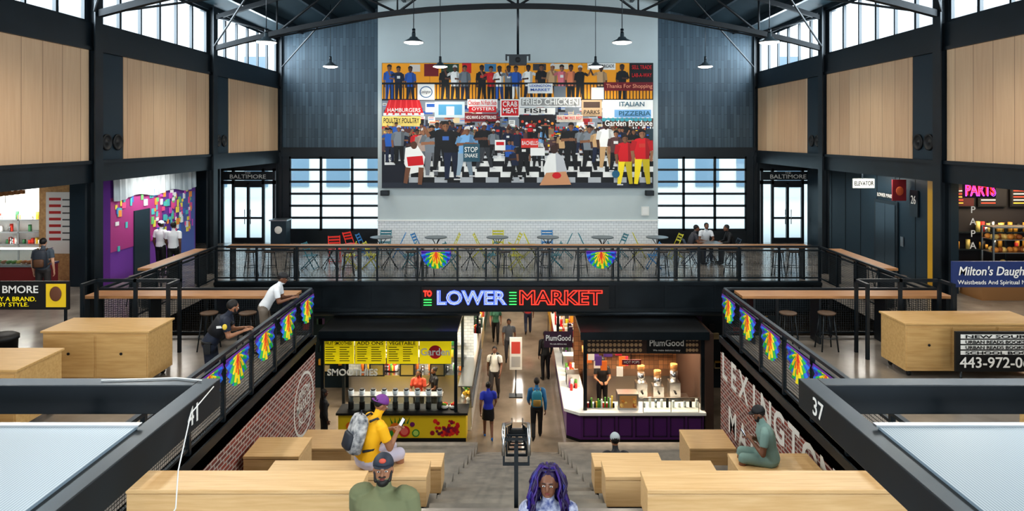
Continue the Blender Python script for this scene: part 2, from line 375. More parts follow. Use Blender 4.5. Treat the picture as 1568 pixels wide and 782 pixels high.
# ------------------------------------------------------------ railings
def railing(p0,p1,h=1.07,step=1.2,name='mesh_guard_railing',z=0):
    p0=V((p0[0],p0[1],z));p1=V((p1[0],p1[1],z)); d=p1-p0; Ln=d.length; d.normalize(); n=max(1,round(Ln/step))
    T=Matrix.Translation(p0)@Matrix.Rotation(math.atan2(d.y,d.x),4,'Z')
    M=MB(name)
    M.box(0,Ln,-.035,.035,h-.05,h,STEEL,T); M.box(0,Ln,-.02,.02,.07,.11,STEEL,T); M.box(0,Ln,-.02,.02,h-.16,h-.12,STEEL,T)
    for i in range(n+1):
        x=Ln*i/n; M.box(x-.03,x+.03,-.03,.03,0,h-.05,STEEL,T)
    M.box(0,Ln,-.003,.003,.11,h-.16,WIRE,T)
    return M.obj()
railing((-9.25,20.95),(9.25,20.95)); 
for sx in (-1,1):
    railing((sx*9.25,20.9),(sx*9.25,15.2)); railing((sx*4.56,15.1),(sx*9.25,15.1)); railing((sx*4.56,15.05),(sx*4.56,7.2))
    M=MB('wood_bar_top'); M.box(*sorted((sx*4.75,sx*9.2)),14.45,15.0,.98,1.04,BARW); M.box(*sorted((sx*4.8,sx*9.15)),14.9,14.95,.9,.98,STEEL)
    for x in (5,6.4,7.8,9.1): M.box(*sorted((sx*x,sx*(x+.05))),14.5,14.95,0,.98,STEEL)
    M.obj(bevel=.005)
    M=MB('wood_bar_top'); M.box(*sorted((sx*9.3,sx*9.75)),17.5,20.6,.98,1.04,BARW)
    for y in (17.6,19,20.5): M.box(*sorted((sx*9.35,sx*9.7)),y-.02,y+.02,0,.98,STEEL)
    M.obj()
    M=MB('tube_frame_barrier'); 
    for x in (6.9,7.8,8.6): M.box(*sorted((sx*x,sx*(x+.06))),13.95,14.01,0,1.5,STEEL)
    M.box(*sorted((sx*6.9,sx*8.66)),13.95,14.01,1.44,1.5,STEEL); M.box(*sorted((sx*6.9,sx*6.96)),13.5,14.0,1.44,1.5,STEEL); M.box(*sorted((sx*8.6,sx*8.66)),13.5,14.0,1.44,1.5,STEEL)
    for x in (6.9,8.6): M.box(*sorted((sx*x,sx*(x+.06))),13.5,13.56,0,1.44,STEEL)
    M.obj()
M=MB('wood_bar_top'); M.box(-9.0,9.0,21.05,21.5,.98,1.04,BARW)
for i in range(10): M.box(-8.9+i*1.97,-8.85+i*1.97,21.1,21.45,0,.98,STEEL)
M.obj()
# fascia
M=MB('trim_bridge_fascia'); M.box(-9.25,9.25,20.8,20.95,-.9,0,STEEL); M.box(-9.25,9.25,20.74,20.8,-.1,-.02,STEEL); M.box(-9.25,9.25,20.74,20.8,-.9,-.8,STEEL)
for x in np.linspace(-9,9,13): M.box(x-.03,x+.03,20.77,20.8,-.8,-.1,STEEL)
M.obj()
# neon sign
def neon(n,c,e=1.6): return mat(n,c,.4,0,e,c)
NR=neon('neon_red',(1,.035,.02),1.2); NB=neon('neon_blue',(.08,.13,1),1.5); NG=neon('neon_green',(.05,.85,.12),1.2); NW=neon('neon_white',(.7,.75,1),.9)
g=empty('neon_market_sign',(0,20.7,0))
M=MB('sign_backing'); M.box(-2.9,2.75,-.08,.02,-.82,-.12,BLACK); M.obj(g)
yy=-.12
text('TO',(-2.72,yy,-.32),NR,.24,.17,parent=g,outline=.014) 
M=MB('neon_bars')
for z in (-.5,-.58,-.66): M.cyl((-2.84,yy,z),(-2.6,yy,z),.014,NG)
for z in (-.28,-.37,-.46,-.55,-.64): M.cyl((-.26,yy,z),(-.04,yy,z),.014,NG)
M.obj(g)
text('LOWER',(-1.42,yy,-.46),NB,2.1,.44,parent=g,outline=.016,off=.02); text('LOWER',(-1.42,yy-.02,-.46),NW,2.04,.38,parent=g,outline=.005,off=-.02)
text('MARKET',(1.28,yy,-.46),NR,2.5,.44,parent=g,outline=.016,off=.02)
# ------------------------------------------------------------ fans
RB=[cm(225,30,50),cm(240,110,30),cm(250,220,40),cm(50,180,80),cm(30,110,220),cm(80,40,170)]
def fan(p,u,nrm,R=.44,name='rainbow_bunting_fan'):
    u=V(u);nrm=V(nrm);p=V(p); M=MB(name); K=36; n=10
    def P(r,t): return p+u*(r*math.cos(t))*1.0+V((0,0,-1))*(r*math.sin(t))*1.12+nrm*(.03+.022*math.sin(t*K/2+.3)*r/R)
    for i in range(n):
        for j in range(K):
            a,b=math.pi*j/K,math.pi*(j+1)/K; r0,r1=R*i/n,R*(i+1)/n
            tt=abs((a+b)/2-math.pi/2)/(math.pi/2); val=tt*2.6+i/n*3.3+(.9 if (j//2)%2 else 0)
            M.face([P(r0,a),P(r1,a),P(r1,b),P(r0,b)],RB[int(min(5,max(0,val-.3)))] if val<5.8 else RB[5 if (j//3)%2 else 4])
    M.box(-R,R,-.004,.004,-.0,.03,cm(110,50,160),Matrix.Translation(p+nrm*.03)@Matrix.Rotation(math.atan2(u.y,u.x),4,'Z'))
    return M.obj()
fan((-2.5,20.9,.9),(1,0,0),(0,-1,0),.46); fan((2.55,20.9,.9),(1,0,0),(0,-1,0),.46)
for y in (14.5,13.3,12.1,10.9,9.9):
    fan((-4.5,y,.95),(0,1,0),(1,0,0)); fan((4.5,y,.95),(0,1,0),(-1,0,0))
# ------------------------------------------------------------ pendants
M=MB('p'); 
SH=[(0,.03),(.0,.05),(.10,.055),(.11,.10),(.16,.13),(.22,.25),(.26,.29)]
M.prof((0,0,.0),(0,0,-1),SH,mat('shade_enamel',C(70,80,85),.35),24); M.prof((0,0,-.255),(0,0,-1),[(0,.27),(.02,.26),(.05,.16),(.06,.001)],GLOW,20)
M.cyl((0,0,0),(0,0,.12),.045,STEEL); PEND=M.mesh()
for x in (-7,-2.9,2.9,7):
    for y in (6,12.5,19,25.5):
        o=inst(PEND,'pendant_lamp',(x,y,7.3)); c=MB('cable'); c.cyl((0,0,.1),(0,0,RZ(x)-7.45),.012,STEEL,6); c.obj(o)
        light('SPOT','bulb',(0,0,-.36),(210 if y>18 else 280),(1,.90,.75),(0,0,0),spot=155,parent=o,rad_=.2)
M=MB('ceiling_projector'); M.box(-.3,.3,22.9,23.35,6.85,7.15,STEEL); M.prof((0,22.9,7.0),(0,-1,0),[(0,.09),(.06,.085),(.06,.06),(.03,.05)],BLACK); M.cyl((0,23.1,7.15),(0,23.1,9.9),.04,STEEL); M.box(-.42,.42,23.05,23.12,7.15,7.2,STEEL); M.box(-.42,-.36,23,23.2,7,7.2,STEEL); M.box(.36,.42,23,23.2,7,7.2,STEEL); M.obj()
for x in (-5.25,5.2):
    M=MB('wall_speaker'); M.box(x-.16,x+.16,26.85,27.1,2.1,2.3,BLACK); M.box(x-.14,x+.14,26.84,26.85,2.12,2.28,STEEL); M.obj(bevel=.01)
# ------------------------------------------------------------ mural artwork (flat panel; artwork drawn as thin colour shapes)
MX=lambda p:(p-793)/38.5
MZ=lambda p:EYE-(p-210)/38.5
class Art:
    def __init__(s,name,y): s.M=MB(name); s.y=y; s.k=0
    def poly(s,pts,m): s.k+=1; s.M.face([(MX(min(max(a,586),999)),s.y-.00003*s.k,MZ(min(max(b,97),287))) for a,b in pts],m)
    def rect(s,a,b,c,d,m): s.poly([(a,c),(b,c),(b,d),(a,d)],m)
    def disc(s,x,y,rx,ry,m,n=10): s.poly([(x+rx*math.cos(2*math.pi*i/n),y+ry*math.sin(2*math.pi*i/n)) for i in range(n)],m)
    def limb(s,a,b,w1,w2,m):
        d=V((b[0]-a[0],b[1]-a[1])); 
        if d.length<1e-3: return
        d.normalize(); n=V((-d.y,d.x)); s.poly([(a[0]+n.x*w1,a[1]+n.y*w1),(b[0]+n.x*w2,b[1]+n.y*w2),(b[0]-n.x*w2,b[1]-n.y*w2),(a[0]-n.x*w1,a[1]-n.y*w1)],m)
    def fig(s,x,t,b,shirt,pants,skin=None,arm=None,lean=0,hat=None,wide=1.0):
        skin=skin or random.choice([cm(98,62,46),cm(130,88,62),cm(72,46,36),cm(150,104,76)])
        h=b-t; u=h/7.3; lx=lean*h; hx=x+lx; hip=(x,b-h*.48); sh=t+u*1.35; w=u*.85*wide
        f0=random.uniform(0,.5)
        for q in (-1,1):
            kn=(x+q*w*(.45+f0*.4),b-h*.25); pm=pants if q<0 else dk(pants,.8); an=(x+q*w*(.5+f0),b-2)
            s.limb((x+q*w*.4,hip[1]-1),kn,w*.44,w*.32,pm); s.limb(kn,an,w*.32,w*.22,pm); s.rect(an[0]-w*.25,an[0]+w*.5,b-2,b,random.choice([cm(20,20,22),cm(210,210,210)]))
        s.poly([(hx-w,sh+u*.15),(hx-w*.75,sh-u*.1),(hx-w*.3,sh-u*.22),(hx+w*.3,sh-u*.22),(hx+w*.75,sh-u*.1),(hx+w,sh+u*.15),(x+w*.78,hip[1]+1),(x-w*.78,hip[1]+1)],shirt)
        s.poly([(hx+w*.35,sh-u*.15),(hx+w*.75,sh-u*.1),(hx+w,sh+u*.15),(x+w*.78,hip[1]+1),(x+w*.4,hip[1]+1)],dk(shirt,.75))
        if random.random()<.35: s.rect(hx-w*.35,hx+w*.35,sh+u*.5,sh+u*1.0,random.choice([cm(220,220,216),cm(200,60,50),cm(60,100,170)]))
        for q in (-1,1):
            a=arm if arm is not None else random.choice([0,0,1,2])
            S=(hx+q*w*.88,sh+u*.15)
            if a==0: E=(S[0]+q*w*.25,S[1]+u*1.3); H=(E[0]-q*w*.1,E[1]+u*1.15)
            elif a==1: E=(S[0]+q*w*.45,S[1]+u*1.1); H=(E[0]-q*w*1.2,E[1]-u*.1)
            else: E=(S[0]+q*w*.9,S[1]+u*.4); H=(E[0]+q*w*.5,E[1]-u*1.0)
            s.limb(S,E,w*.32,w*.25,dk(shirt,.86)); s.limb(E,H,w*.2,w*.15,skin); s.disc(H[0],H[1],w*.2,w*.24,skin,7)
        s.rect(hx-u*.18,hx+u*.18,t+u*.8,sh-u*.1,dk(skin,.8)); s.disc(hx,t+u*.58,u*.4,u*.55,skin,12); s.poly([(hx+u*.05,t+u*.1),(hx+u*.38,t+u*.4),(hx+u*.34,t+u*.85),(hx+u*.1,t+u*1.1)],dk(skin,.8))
        hm=hat or random.choice([cm(18,16,18),cm(18,16,18),cm(40,30,26),cm(200,200,200)])
        s.poly([(hx-u*.45,t+u*.45),(hx-u*.4,t+u*.12),(hx-u*.15,t-u*.08),(hx+u*.15,t-u*.08),(hx+u*.4,t+u*.12),(hx+u*.45,t+u*.45),(hx,t+u*.3)],hm)
        s.rect(hx-u*.22,hx-u*.1,t+u*.55,t+u*.63,cm(20,18,18)); s.rect(hx+u*.08,hx+u*.2,t+u*.55,t+u*.63,cm(20,18,18))
g=empty('market_mural',(0,27.05,0))
A=Art('artwork',-.001); A.M.box(MX(585.5),MX(999.5),-.0,.045,MZ(287.5),MZ(96.5),cm(40,42,46))
YE=cm(240,160,26); BK=cm(16,18,22); WH=cm(236,236,232); RD=cm(206,26,36); DR=cm(120,20,32); GY=cm(120,128,136); BL=cm(36,92,176); TN=cm(196,160,116); NV=cm(22,34,62); LB=cm(120,170,215)
A.rect(586,999,97,156,YE)
for x in range(600,999,29): A.rect(x,x+1,97,156,cm(200,132,26))
for a,b,c,d,m in [(650,672,98,117,DR),(676,703,98,116,cm(40,70,52)),(708,722,97,112,RD),(742,760,98,110,cm(60,120,160)),(816,836,98,108,cm(60,60,64)),(899,942,97,107,WH),(963,999,97,126,BK),(846,870,98,106,cm(214,206,190)),(628,644,99,110,cm(210,200,190))]: A.rect(a,b,c,d,m)
for i,x in enumerate((597,611,629,682,697,712,738,752,765,779,790,809,829,846,860,874,888,920,952)):
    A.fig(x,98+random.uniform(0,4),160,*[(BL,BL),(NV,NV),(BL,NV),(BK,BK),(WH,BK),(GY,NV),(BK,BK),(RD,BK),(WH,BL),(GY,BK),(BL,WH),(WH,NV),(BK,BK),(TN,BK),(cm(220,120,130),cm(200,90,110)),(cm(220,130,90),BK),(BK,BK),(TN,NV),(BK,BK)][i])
for x in range(588,999,5): A.rect(x,x+1.3,128,153,BK)
A.rect(586,999,126.5,129.5,BK); A.rect(586,999,151.5,156,BK)
A.rect(586,999,154,200,cm(128,136,146)); A.rect(586,999,196,240,cm(92,66,66)); A.rect(586,999,236,287,cm(40,46,56))
for a,b,c,d,m in [(640,666,129,153,WH),(808,846,128,143,WH),(848,866,132,150,GY),(905,924,134,152,WH),(924,999,126,139,DR)]: A.rect(a,b,c,d,m)
A.disc(653,141,10,9,cm(70,110,150),16); A.disc(653,141,8.5,7.5,WH,16)
R=random.Random(3)
for i in range(190):
    x=R.uniform(586,985); y=R.uniform(156,192); w_=R.uniform(5,16); h_=R.uniform(3,10); m_=R.choice([WH,cm(206,204,198),GY,cm(70,80,92),cm(170,180,190),DR,cm(210,190,150),BL,BK,BK,cm(180,96,60),cm(56,60,70)]); A.rect(x,x+w_,y,y+h_,m_)
    if R.random()<.6:
        for q in range(2): A.rect(x+1,x+w_*.8,y+1.5+q*2.4,y+2.4+q*2.4,R.choice([BK,RD,BL]))
A.poly([(588,176),(596,153),(643,153),(650,176)],RD); A.rect(588,650,173,177,WH)
for q in range(6): A.poly([(592+q*10,176),(598+q*8,153),(600+q*8,153),(595+q*10,176)],cm(226,60,64))
for a,b,c,d,m in [(586,645,178,193,cm(240,214,120)),(652,690,157,172,WH),(654,688,159,164,BL),(666,712,156,180,cm(190,205,210)),(672,708,160,176,cm(80,150,190)),(684,696,163,176,WH),(716,762,152,166,WH),(718,760,163,172,RD),(712,762,174,186,DR),(766,796,152,179,WH),(768,794,154,177,RD),(796,889,149,164,WH),(798,887,151,162,cm(160,160,158)),(796,850,165,175,WH),(890,921,153,178,cm(196,166,130)),(893,918,156,165,cm(80,60,50)),(922,999,153,181,WH),(940,996,168,180,LB),(922,999,181,197,cm(84,58,46)),(852,892,176,187,cm(214,206,190)),(795,850,176,200,cm(34,30,34))]: A.rect(a,b,c,d,m)
for i in range(8): A.disc(800+i*6.5,186+(i%2)*3,2.2,2.2,R.choice([cm(240,150,50),cm(220,80,50),WH]),8)
for i in range(11):
    x=924+i*7; A.disc(x,183,3.6,3,cm(60,150,165),8)
for x in range(586,998,22):
    A.rect(x,x+20,194,214,R.choice([cm(60,54,60),cm(90,50,44),cm(40,60,70),cm(140,120,96)]))
    for q in range(5): A.rect(x+q*4,x+q*4+2,194,197,R.choice([WH,RD,BL]))
for i in range(520):
    x=R.uniform(588,990); y=R.uniform(192,238); A.rect(x,x+R.uniform(1.5,6),y,y+R.uniform(1,3.6),R.choice([WH,GY,cm(220,50,40),cm(245,196,50),cm(90,120,80),BK,BK,cm(160,120,90),BL,TN,cm(236,130,50)]))
for i in range(21):
    for j in range(6):
        x=600+i*19.5-(j*3); y=238+j*8.2; A.rect(x,x+19.5,y,y+8.2,(WH if j<4 else cm(176,180,184)) if (i+j)%2==0 else cm(20,22,26))
for i in range(42):
    for j in range(4):
        if (i+j)%2: A.rect(728+i*6.6,734.6+i*6.6,226+j*4,230+j*4,cm(210,212,214))
A.rect(586,626,232,287,cm(26,30,42)); A.rect(590,606,236,252,WH); A.rect(586,999,279,287,cm(44,50,62))
for i in range(34):
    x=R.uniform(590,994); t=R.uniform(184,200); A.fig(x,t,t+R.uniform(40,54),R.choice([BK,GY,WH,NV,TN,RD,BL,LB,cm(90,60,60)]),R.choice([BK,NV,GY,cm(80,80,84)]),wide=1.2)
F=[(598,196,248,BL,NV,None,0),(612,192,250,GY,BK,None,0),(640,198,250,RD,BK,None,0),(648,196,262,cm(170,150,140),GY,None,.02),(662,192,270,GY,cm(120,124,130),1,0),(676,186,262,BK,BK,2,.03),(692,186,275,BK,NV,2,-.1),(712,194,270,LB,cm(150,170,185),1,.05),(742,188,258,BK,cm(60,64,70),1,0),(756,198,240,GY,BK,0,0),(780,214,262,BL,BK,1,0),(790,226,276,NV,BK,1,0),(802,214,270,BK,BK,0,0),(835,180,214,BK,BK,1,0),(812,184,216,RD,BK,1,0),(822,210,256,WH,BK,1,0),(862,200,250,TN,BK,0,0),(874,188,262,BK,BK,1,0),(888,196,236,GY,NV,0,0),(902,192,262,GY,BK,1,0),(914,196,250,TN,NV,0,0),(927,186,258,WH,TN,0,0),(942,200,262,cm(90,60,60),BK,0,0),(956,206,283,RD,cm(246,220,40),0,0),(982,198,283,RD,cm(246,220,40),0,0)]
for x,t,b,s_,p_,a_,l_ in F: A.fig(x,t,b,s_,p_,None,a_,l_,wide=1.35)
A.rect(710,735,220,247,cm(50,90,106)); A.rect(758,774,214,230,WH); A.rect(760,772,217,222,RD); A.rect(798,824,212,226,cm(220,60,50)); A.rect(812,834,226,238,WH)
A.poly([(622,226),(640,222),(652,240),(648,262),(628,266),(620,250)],WH); A.poly([(624,240),(648,238),(650,252),(626,254)],RD); A.disc(635,222,5,6,cm(88,56,42)); A.limb((626,256),(622,280),4,3,cm(120,80,58)); A.limb((646,256),(644,282),4,3,cm(120,80,58))
A.poly([(832,256),(838,238),(850,232),(862,240),(868,262),(864,272),(834,272)],WH); A.poly([(850,232),(862,240),(868,262),(864,272),(852,272)],cm(190,192,196)); A.poly([(836,264),(866,262),(874,282),(826,283)],cm(206,150,110)); A.disc(848,228,6,7,cm(62,40,32)); A.disc(852,268,7,5,RD); A.disc(942,266,6,6,cm(40,100,130),12)
ao=bpy.data.objects.new('artwork',A.M.mesh(False)); COL.objects.link(ao); ao.parent=g
def mt(s,px,py,w,h,m,sh=0): text(s,(MX(px),-.14,MZ(py)),m,w/38.5,h/38.5,parent=g,ext=0,off=.012,shear=sh,name='mural_lettering')
mt('HAMBURGERS',620,169,50,6,WH); mt('POULTRY POULTRY',616,185,54,8,BK); mt('Chicken N Fish Sub',739,158,43,7,RD); mt('OYSTERS',740,167,34,5,WH); mt('HOG MAWS & CHITTERLINGS',737,180,46,5,WH)
mt('CRAB',781,160,22,8,WH); mt('MEAT',781,170,22,8,WH); mt('FRIED CHICKEN',842,156.5,84,9,WH); mt('FISH',820,170,34,7,BK); mt('PARKS',905,172,24,6,BK); mt('ITALIAN',966,160,38,7,cm(40,90,110)); mt('PIZZERIA',970,174,48,7,cm(40,90,110))
mt('Garden Produce',961,189,72,9,WH); mt('Thanks For Shopping',962,132.5,70,8,cm(230,150,120)); mt('MARKET ARCADE',920,102,38,5,BK); mt('SELL TRADE',981,104,30,6,RD); mt('LAB-A-WAY',981,116,30,6,RD); mt('LEXINGTON',827,132,32,4,BL); mt('MARKET',827,138,30,4,BL)
mt('Lexington',653,141,15,6,NV,.2); mt('STOP',722,229,20,8,WH); mt('SNAKE',722,238,20,6,WH); mt('BACHELLS',811,219,24,6,WH); mt('BALTIMORES BEST',872,181,38,5,RD); mt('39',598,244,10,8,NV)
# ------------------------------------------------------------ poster wall (left), elevator wall (right)
M=MB('wall_community_posters'); M.box(-12.4,-12.0,20.1,25.4,0,3.35,mat('poster_purple',C(112,58,150),.6)); 
R=random.Random(5)
M.box(-12.0,-11.99,20.1,23.0,1.0,2.6,mat('poster_magenta',C(170,62,130),.6)); M.box(-12.0,-11.985,24.2,25.3,0,2.4,mat('poster_blue',C(84,104,170),.6))
M.box(-12.0,-11.96,21.3,22.2,0,2.1,STEEL2)
for i in range(160):
    y=R.uniform(20.3,25.1); z=R.uniform(.9,2.45); w=R.uniform(.08,.22); h=R.uniform(.1,.25)
    if 21.2<y+w and y<22.3 and z<2.2: continue
    if y<22 and R.random()<.35: continue
    M.box(-11.985,-11.975+.0001*i,y,min(y+w,25.3),z,z+h,R.choice([cm(90,190,190),cm(230,90,140),cm(240,220,90),cm(235,235,235),cm(120,200,120),cm(240,150,70),cm(200,80,180),cm(70,120,200)]))
o=M.obj()
DR_=noisy('plastic_sheet',C(160,170,176),C(195,204,208),6,.25,.4,(1,1,.2),0,.6)
M=MB('plastic_sheeting'); n=50
for i in range(n):
    y0=20.1+5.2*i/n; y1=20.1+5.2*(i+1)/n; f=lambda y:-11.93+.03*math.sin(y*17)+.02*math.sin(y*41)
    b=lambda y:2.55+.06*math.sin(y*3)
    M.face([(f(y0),y0,b(y0)),(f(y1),y1,b(y1)),(f(y1)-.02,y1,3.34),(f(y0)-.02,y0,3.34)],DR_,True)
M.obj(o)
M=MB('wall_elevator'); M.box(12.0,12.4,19.2,28.3,0,3.35,STEEL2)
for y in np.arange(19.5,28,1.1): M.box(11.99,12.0,y,y+.015,0,3.35,BLACK)
M.box(11.97,12.0,19.25,19.95,0,3.2,mat('mustard_panel',C(206,158,40),.5)); ew=M.obj()
M=MB('door_elevator'); M.box(11.95,11.985,21.5,22.9,0,2.35,STEEL); M.box(11.93,11.95,21.62,22.19,0,2.25,mat('elevator_steel',C(80,92,100),.3,.8)); M.box(11.93,11.95,22.21,22.78,0,2.25,mat('elevator_steel')); M.box(11.96,11.985,21.2,21.35,1,1.3,CHROME); M.obj()
o=MB('elevator_sign').box(10.9,11.6,22.2,22.25,2.75,3.05,mat('lit_sign_white',C(225,230,215),.5,0,.15,C(235,238,225))).box(11.2,11.23,22.21,22.24,3.05,3.35,STEEL).obj(); text('ELEVATOR',(11.25,22.19,2.9),BK,.62,.15,parent=o,off=.02)
o=MB('elevator_number_sign').box(11.94,11.98,20.4,20.8,2.0,2.8,STEEL).obj(); text('26',(11.93,20.6,2.5),WP,.25,.25,'nx',o); 
text('LOWER MARKET',(11.975,22.2,2.5),WP,1.1,.12,'nx',MB('direction_sign').box(11.98,11.99,21.6,22.8,2.42,2.58,STEEL).obj())
o_wall=noisy('osb_board',C(176,140,98),C(204,170,124),14,.7)
M=MB('wall_kitchen_left'); M.box(-13.2,-12.4,20.1,20.3,0,3.35,STEEL2); M.box(-14.45,-12.95,20.6,20.75,0,3.35,o_wall); M.box(-18,-14.3,22.5,22.65,0,3.35,WHITE); wk=M.obj()
M=MB('kitchen_slat_soffit')
for i in range(14): M.box(-17.9,-14.4,17.0+i*.22,17.1+i*.22,2.75,2.87,BARW)
for x in (-17,-15): M.box(x,x+.04,17,20,2.87,3.34,STEEL)
M.obj(wk)
M=MB('menu_board'); M.box(-14.2,-13.4,20.54,20.59,.9,2.75,WHITE)
for i in range(7): M.box(-14.1,-13.75,20.53,20.54,2.5-i*.2,2.58-i*.2,cm(190,60,60)); M.box(-13.7,-13.47,20.53,20.54,2.5-i*.2,2.54-i*.2,cm(90,90,90))
M.obj()
M=MB('kitchen_shelving'); 
for z in (.9,1.3,1.7): M.box(-17.8,-14.5,22.1,22.5,z,z+.04,CHROME)
for x in (-17.8,-16.2,-14.54): M.box(x,x+.04,22.1,22.14,0,1.9,CHROME)
for i in range(60): x=R.uniform(-17.7,-14.6); z=R.choice((.94,1.34,1.74)); M.cyl((x,22.3,z),(x,22.3,z+R.uniform(.1,.25)),.05,R.choice([cm(210,60,40),WH,cm(230,190,60),CHROME,cm(60,120,80)]))
M.obj()
M=MB('deli_display_counter'); M.box(-17.5,-13.0,18.7,19.3,0,.85,mat('counter_maroon',C(120,40,40),.5)); M.box(-17.5,-13.0,18.65,19.35,.85,.9,CHROME); M.box(-17.5,-13.0,18.7,18.71,.9,1.3,GLASS); M.box(-17.5,-13.0,18.7,19.1,1.3,1.32,CHROME)
for i in range(30): x=-17.3+i*.14; M.ell((x,18.9,.95),(.06,.12,.05),R.choice([cm(200,120,60),cm(220,180,90),cm(150,60,40),cm(110,150,60)]),seg=8,lat=5)
M.obj()
M=MB('globe_pendant_cluster')
for x in (-17,-16.4,-15.8,-15.2): M.ell((x,20.25,2.35),(.09,.09,.09),GLOWW,seg=10,lat=8); M.cyl((x,20.25,2.43),(x,20.25,3.35),.008,BLACK,6)
M.obj(); light('AREA','kitchen_light',(-16.2,21.2,3.25),170,(1,.97,.92),(0,0,0),(2.5,1.5))
# right stalls
M=MB('wall_shop_right'); M.box(12.4,18,20.2,20.4,0,3.35,mat('shop_dark',C(38,36,40),.6)); M.obj()
M=MB('shop_display_case'); M.box(12.5,17.5,18.4,19.3,0,.85,mat('shop_counter',C(150,110,70),.5)); M.box(12.45,17.5,18.35,19.35,.85,.9,BLACK)
for z in (1.25,1.6): M.box(12.9,14.4,18.5,19,z,z+.02,CHROME)
for x in (12.9,14.4): M.box(x-.02,x+.02,18.5,18.54,.9,1.95,CHROME); M.box(x-.02,x+.02,18.96,19,.9,1.95,CHROME)
M.box(12.9,14.4,18.5,19,1.93,1.96,CHROME)
for i in range(40): x=R.uniform(12.95,14.3); z=R.choice((.9,1.27,1.62)); M.ell((x,R.uniform(18.6,18.9),z+.06),(.08,.08,.07),R.choice([cm(214,140,60),cm(230,190,110),cm(160,90,40)]),seg=8,lat=5)
M.obj()
M=MB('wall_menu_monitors')
for i in range(4):
    a=12.6+i*.95; M.box(a,a+.85,20.1,20.18,2.35,2.95,BLACK); M.box(a+.03,a+.82,20.09,20.1,2.38,2.92,R.choice([cm(70,20,24),cm(24,24,30)]))
    for q in range(5): M.box(a+.08,a+.5,20.08,20.09,2.45+q*.09,2.48+q*.09,R.choice([cm(240,200,80),cm(230,230,230),cm(230,80,60)]))
M.obj()
M=MB('shop_shelving'); 
for z in (1.1,1.6): M.box(12.6,17.5,19.9,20.2,z,z+.03,STEEL)
for x in (12.6,14.2,15.8): M.box(x,x+.04,19.9,19.94,0,1.9,STEEL)
for i in range(50): x=R.uniform(12.7,17.4); z=R.choice((1.13,1.63)); M.cyl((x,20.05,z),(x,20.05,z+R.uniform(.12,.32)),.06,R.choice([cm(200,150,60),cm(180,50,50),CHROME,cm(220,200,120),BK]),8)
M.obj(); light('AREA','shop_light',(14.2,19.0,3.2),90,(1,.78,.52),(0,0,0),(2.5,1.2))
o=MB('neon_shop_sign').box(11.75,12.6,18.0,18.05,2.8,3.2,BLACK).box(12.1,12.14,18.01,18.04,3.2,3.34,STEEL).obj(); text('PARTS',(12.17,17.97,3.0),NR,.74,.26,parent=o,outline=.016); text('PARTS',(12.17,17.96,3.0),neon('neon_violet',(.6,.1,1),1.2),.8,.34,parent=o,outline=.006)
g=empty('window_lettering',(12.3,18.3,0)); 
for i,ch in enumerate('PAPA'): text(ch,(-.1,0,2.45-.32*i),WP,None,.18,parent=g)
o=MB('roast_poster').box(11.5,11.92,20.95,21.0,2.45,3.1,DR).box(11.7,11.72,20.96,20.99,3.1,3.34,STEEL).ell((11.72,20.95,2.75),(.12,.02,.14),cm(190,90,50)).obj(ew)
# banners
o=MB('banner_sign').box(-10.7,-9.05,13.75,13.8,.93,1.5,BLACK).box(-9.5,-9.1,13.74,13.75,.98,1.45,cm(236,200,40)).ell((-9.3,13.73,1.25),(.12,.01,.15),cm(110,70,50)).box(-10.6,-10.55,13.76,13.79,0,.93,STEEL).box(-9.15,-9.1,13.76,13.79,0,.93,STEEL).obj(); text('BMORE',(-10.02,13.74,1.33),WH,.72,.15,parent=o,off=.012); text('BY A BRAND.',(-10.1,13.74,1.14),YEL,.8,.09,parent=o); text('BY STYLE.',(-10.15,13.74,1.03),YEL,.6,.08,parent=o)
o=MB('blue_banner_sign').box(8.75,10.6,13.75,13.8,1.38,1.9,mat('navy_banner',C(40,58,110),.5)).box(8.8,8.85,13.76,13.79,0,1.38,STEEL).box(10.5,10.55,13.76,13.79,0,1.38,STEEL).obj(); text("Milton's Daughter",(9.65,13.73,1.7),WH,1.6,.24,parent=o,shear=.2,off=.01); text('Waistbeads And Spiritual Needs',(9.65,13.73,1.48),WH,1.6,.11,parent=o)
M=MB('phone_number_sign'); M.box(7.7,9.3,12.0,12.05,.28,.98,BLACK)
M.cyl((7.8,12.02,0),(7.8,12.02,.3),.02,STEEL); M.cyl((9.2,12.02,0),(9.2,12.02,.3),.02,STEEL)
for q in range(4): M.box(7.78,9.22,11.99,12.0,.58+q*.095,.65+q*.095,WHITE)
o=M.obj()
for q,t in enumerate(('SCHOOL BOOKS','URBAN READS BOOKSTORE','URBAN READS BOOKSTORE','NEW SOURCE')): text(t,(8.5,11.97,.615+q*.095),BK,1.3,.055,parent=o,off=.01)
text('443-972-0681',(8.5,11.97,.44),WH,1.45,.19,parent=o,off=.01)
